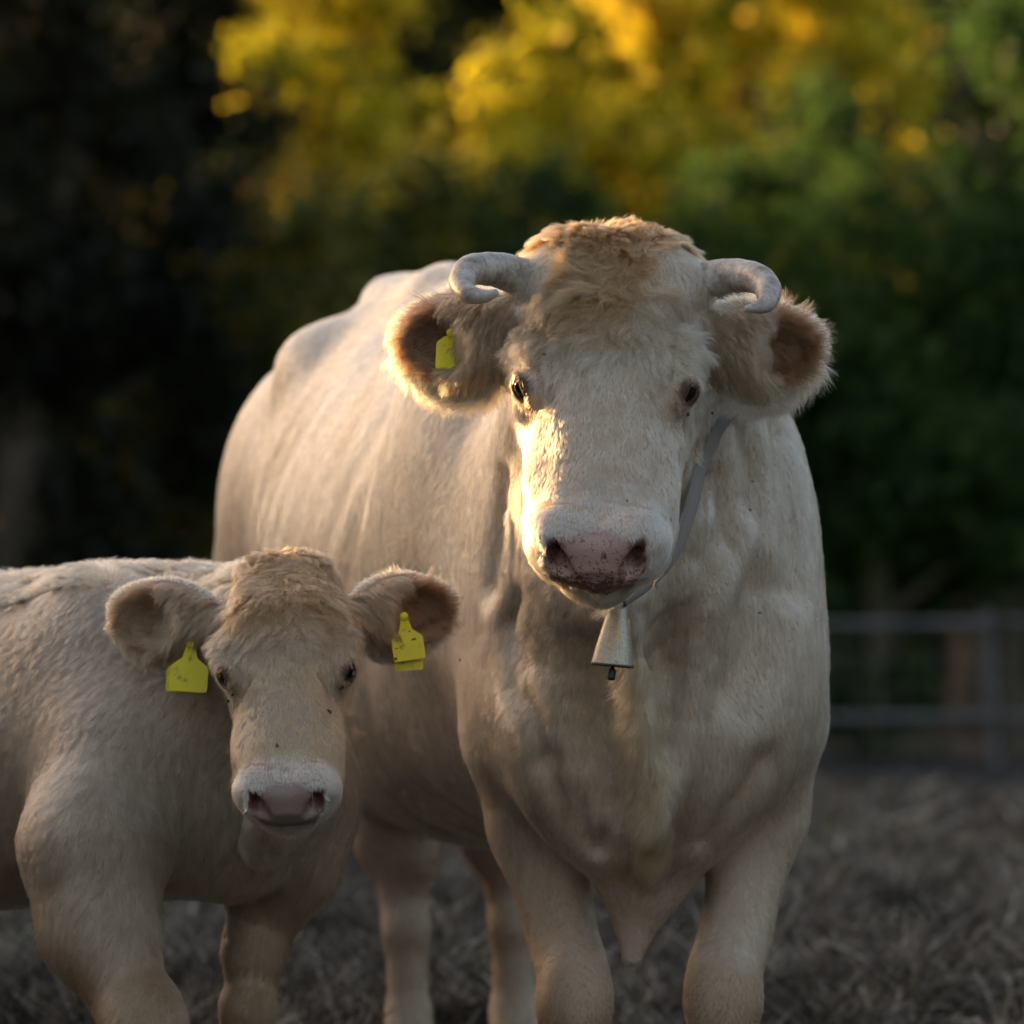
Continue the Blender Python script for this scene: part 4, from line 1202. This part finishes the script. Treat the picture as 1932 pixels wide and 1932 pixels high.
def wbar(a, b, w):
    a = A(a); b = A(b); d = unit(b - a); s1 = unit(np.cross(d, A([0, 1, 0]))); s2 = A([0, 1, 0]); k = len(wv)
    for p in (a, b):
        for q in ((-1, -1), (1, -1), (1, 1), (-1, 1)): wv.append(p + s1 * q[0] * w + s2 * q[1] * w)
    for i_ in range(4): wf.append([k + i_, k + (i_ + 1) % 4, k + 4 + (i_ + 1) % 4, k + 4 + i_])
xs_ = np.arange(posts[-1], posts[0], .15)
for X_ in xs_: wbar((X_, FY, .08), (X_, FY, .90), .0022)
for zz in (.08, .22, .56, .72, .86): wbar((posts[-1], FY - .006, zz), (posts[0], FY - .006, zz), .0022)
link('wire_mesh', np_mesh('wire_mesh', A(wv), np.array(wf), smooth=False), WIRE, fence)

# ------------------------------------------------------------------ trees
def leaf_mat(name, trans=.55):
    m = bpy.data.materials.new(name); m.use_nodes = True; nt = m.node_tree; nt.nodes.clear()
    o = node(m, 'ShaderNodeOutputMaterial'); at = node(m, 'ShaderNodeAttribute'); at.attribute_name = 'leaf_color'
    d = node(m, 'ShaderNodeBsdfDiffuse'); t = node(m, 'ShaderNodeBsdfTranslucent'); mx = node(m, 'ShaderNodeMixShader'); mx.inputs[0].default_value = trans
    g_ = node(m, 'ShaderNodeBsdfGlossy'); g_.inputs['Roughness'].default_value = .45; m2 = node(m, 'ShaderNodeMixShader'); m2.inputs[0].default_value = .02
    lk(m, at.outputs['Color'], d.inputs[0]); lk(m, at.outputs['Color'], t.inputs[0])
    lk(m, d.outputs[0], mx.inputs[1]); lk(m, t.outputs[0], mx.inputs[2]); lk(m, mx.outputs[0], m2.inputs[1]); lk(m, g_.outputs[0], m2.inputs[2]); lk(m, m2.outputs[0], o.inputs[0]); return m
LEAF = leaf_mat('leaves'); BARK = mat('bark', (.10, .075, .055), .95)
_n = noise_tex(BARK, 14, 5, .7); _r = ramp(BARK, _n.outputs['Fac'], [(.3, (.05, .04, .03)), (.7, (.17, .135, .10))]); lk(BARK, _r.outputs[0], bsdf(BARK).inputs['Base Color']); bump(BARK, _n.outputs['Fac'], .7, .02)
def leaves(name, pos, size, cols, seed, parent=None, wander=.25):
    r = np.random.default_rng(seed); n = len(pos)
    a = unit(r.normal(size=(n, 3))); b = unit(np.cross(a, unit(r.normal(size=(n, 3))))); s = size * r.uniform(.6, 1.4, (n, 1)); nn = np.cross(a, b)
    V = np.stack([pos - a * s, pos + b * s * .42 + nn * s * .12 - a * s * .1, pos + a * s, pos - b * s * .42 + nn * s * .12 - a * s * .1], 1).reshape(-1, 3)
    F = np.arange(n * 4).reshape(n, 4); C_ = A(cols)
    q = vnoise(pos * 1.1, seed) * .5 + .5; q = np.clip(q + r.normal(0, wander, n), 0, .999) * (len(C_) - 1)
    k = q.astype(int); f = (q - k)[:, None]; c = (C_[k] * (1 - f) + C_[k + 1] * f) * r.uniform(.7, 1.3, (n, 1))
    return link(name, np_mesh(name, V, F, smooth=False, attrs={'leaf_color': np.repeat(c, 4, 0)}), LEAF, parent)
def crown_points(n, c, rad, seed, nclump, spread):
    r = np.random.default_rng(seed); u = unit(r.normal(size=(nclump, 3))) * (r.random((nclump, 1)) ** (1 / 2.2)); ctr = c + u * rad
    k = r.integers(0, nclump, n); g_ = r.normal(size=(n, 3)); g_ = unit(g_) * np.abs(r.normal(0, 1, (n, 1))) ** .8
    return ctr[k] + g_ * spread * r.uniform(.6, 1.3, (nclump, 1))[k]
def tree(name, label, cat, x, y, w, h, z0, n, size, cols, seed, group=None, nclump=60, wander=.25, cut=None):
    root = empty(name, (x, y, 0)); tag(root, label, cat, group)
    c = A([x, y, (h + z0) / 2]); rad = A([w, w * .8, (h - z0) / 2])
    p = crown_points(n, c, rad, seed, nclump, .17 * min(w, (h - z0) / 2) + .08); p = p[p[:, 2] > .04]
    if cut is not None: p = p[~cut(p)]
    leaves('crown', p, size, cols, seed, root, wander)
    r = random.Random(seed); top = h * .75
    trunk = link('trunk', tube_mesh('trunk', [(x, y, -.2, .03 + .022 * h), (x + r.uniform(-.1, .1), y, top * .35, .02 + .018 * h), (x + r.uniform(-.3, .3), y + .1, top * .7, .012 * h), (x + r.uniform(-.4, .4), y, top, .006 * h)], 12, 5), BARK, root)
    for k in range(4):
        a = r.uniform(0, 6.28); z_ = top * (.3 + .15 * k); L_ = w * .7
        link('limb', tube_mesh('limb', [(x, y, z_, .011 * h), (x + math.cos(a) * L_ * .5, y + math.sin(a) * L_ * .4, z_ + .3 * L_, .007 * h), (x + math.cos(a) * L_, y + math.sin(a) * L_ * .8, z_ + .75 * L_, .003 * h)], 8, 4), BARK, trunk)
    return root
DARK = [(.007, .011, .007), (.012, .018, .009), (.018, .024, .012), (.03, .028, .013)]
GREEN = [(.022, .050, .014), (.042, .095, .022), (.075, .15, .030), (.12, .20, .04)]
OLIVE = [(.035, .060, .016), (.10, .13, .03), (.20, .20, .04), (.34, .24, .07)]
GOLD = [(.16, .20, .02), (.58, .54, .025), (.84, .72, .05), (.90, .68, .14)]
def X(px, y): return P(px, 966, y)[0]
if QUICK != 'shape':
    Fr = 'trees and bushes behind the fence'
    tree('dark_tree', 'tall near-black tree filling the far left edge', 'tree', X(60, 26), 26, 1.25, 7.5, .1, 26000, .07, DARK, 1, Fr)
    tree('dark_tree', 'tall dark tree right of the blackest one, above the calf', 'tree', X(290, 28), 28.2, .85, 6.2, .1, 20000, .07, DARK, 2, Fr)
    tree('bush', 'olive green bush behind the cow\'s rump', 'bush', X(500, 28), 27.2, .95, 3.75, .0, 16000, .06, OLIVE, 3, Fr)
    tree('bush', 'mid green bush directly left of the cow\'s horns', 'bush', X(780, 28), 28, 1.0, 4.0, .0, 16000, .06, OLIVE[:3] + GREEN[2:3], 4, Fr)
    tree('bush', 'dark green bush rising behind the cow\'s head', 'bush', X(1080, 28), 27.6, 1.0, 4.0, .0, 16000, .06, GREEN[:3], 5, Fr)
    tree('bush', 'leafy green bush right of the cow\'s horns', 'bush', X(1380, 28), 28, 1.0, 4.1, .0, 17000, .06, GREEN, 6, Fr)
    tree('bush', 'leafy green bush above the fence corner', 'bush', X(1660, 27), 27, 1.05, 4.25, .05, 17000, .06, GREEN, 7, Fr)
    tree('bush', 'dark green bush at the far right edge', 'bush', X(1930, 27), 27.4, .95, 5.4, .05, 17000, .06, GREEN[:3], 8, Fr)
    tree('golden_tree', 'sunlit golden tree, brightest and farthest left of the yellow ones', 'tree', X(610, 33), 33, .75, 7.2, 2.4, 15000, .065, GOLD, 11, Fr, 40)
    tree('golden_tree', 'sunlit yellow-green tree above the cow\'s left horn', 'tree', X(950, 33), 33.5, .85, 5.5, 2.6, 15000, .065, GOLD[:3], 12, Fr, 34)
    tree('golden_tree', 'sunlit golden tree above the cow\'s right horn', 'tree', X(1270, 33), 33, .62, 7.0, 2.4, 13000, .065, GOLD, 13, Fr, 40)
    tree('golden_tree', 'wide golden tree farthest right of the yellow ones', 'tree', X(1560, 33), 33, .85, 7.4, 2.4, 17000, .065, GOLD, 14, Fr, 46)
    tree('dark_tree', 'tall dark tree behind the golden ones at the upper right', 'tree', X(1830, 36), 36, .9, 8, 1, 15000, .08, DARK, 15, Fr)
    tree('golden_tree', 'thin yellow-green tree farthest left, half hidden by the dark trees', 'tree', X(420, 33), 34.2, .55, 5.6, 2.2, 7000, .065, [(.12, .16, .02), (.30, .30, .03), (.45, .38, .04)], 16, Fr, 40, .35)
    # woods beyond: closes the view
    r = np.random.default_rng(9); n = 150000
    p = np.stack([r.uniform(-7, 24, n), r.uniform(41, 49, n), r.random(n) ** .9 * 13], 1)
    p[:, 2] *= .80 + .2 * vnoise(np.stack([p[:, 0], p[:, 0] * 0, p[:, 0] * 0], 1) * .5, 3)
    p = p[vnoise(p * 1.3, 5) > -.80]
    o = leaves('woods', p, .27, [(.02, .03, .012), (.04, .055, .016), (.07, .08, .02), (.16, .13, .03)], 21); tag(o, 'deep green woods closing the view behind the fence', 'woods', kind='stuff')

    # unseen woods added behind the camera and on the right to dim horizon light
    n = 60000
    p = np.concatenate([np.stack([r.uniform(-34, 34, n), r.uniform(-42, -38, n), r.random(n) * 4.5], 1), np.stack([r.uniform(24, 28, n // 2), r.uniform(-28, 44, n // 2), r.random(n // 2) * 9], 1)])
    o2 = leaves('woods', p, .42, [(.02, .03, .012), (.04, .055, .016), (.07, .08, .02)], 22); tag(o2, 'unseen dark woods added behind the camera and on the right to dim skylight', 'woods', kind='stuff')
    # unseen hedge added to shade the cattle, leaves cut out where beams should pass
    sd = np.array(sun_dir); sH = unit(A([sd[0], sd[1], 0])); sS = A([-sH[1], sH[0], 0]); sS = sS if sS[1] > 0 else -sS
    def uv(p):                      # where the sun ray through p crosses the plane through the cow's head
        q = p - P(1142, 728, 0.0)[None]
        a = q @ sH; return q @ sS, (q[:, 2] - a * math.tan(SUN_EL)) + P(1142, 728, 0.0)[2]
    def gap(p):  # openings cut to aim sun at the heads and hind legs
        s, z_ = uv(p); w = vnoise(np.stack([s, z_, s * 0], 1) * 9, 3) * .05
        beam = (s > -.30 + w) & (s < .22 + w) & (z_ > .945 + w * .7) & (z_ < 1.75)
        return beam | ((np.abs(s - 1.95) < .10) & (np.abs(z_ - .62) < .10)) | ((np.abs(s - 1.62) < .05) & (np.abs(z_ - .55) < .12))
    hd_ = empty('shade_hedge', (-9, 12, 0)); tag(hd_, 'unseen hedge added left of the field to shade the cattle', 'hedge')
    r = np.random.default_rng(77); n = 170000
    yy = r.uniform(-7, 50, n); top_ = np.interp(yy, [-7, 9, 14, 20, 31, 32.2, 33, 33.8, 37, 38, 50], [4.6, 4.6, 4.9, 5.0, 5.3, 4.4, 4.4, 5.4, 5.3, 2.9, 2.7]) + .7 * vnoise(np.stack([yy, yy * 0, yy * 0], 1) * .8, 8)
    p = np.stack([-9.0 + r.normal(0, .55, n), yy, r.random(n) * top_], 1); q_ = np.stack([-9.0 + r.normal(0, .5, 80000), r.uniform(3, 15, 80000), r.random(80000) * 4.4], 1); p = np.concatenate([p, q_]); gp = gap(p) & (r.random(len(p)) > .02); p = p[~gp]
    leaves('shade_hedge_foliage', p, .115, DARK, 31, hd_)
    for k in range(14):
        yk = -6 + k * 3.9
        link('shade_hedge_stem', tube_mesh('shade_hedge_stem', [(-9, yk, -.2, .09), (-9.1, yk + .1, 1.5, .07), (-9, yk + .2, 3.4, .03)], 10, 4), BARK, hd_)
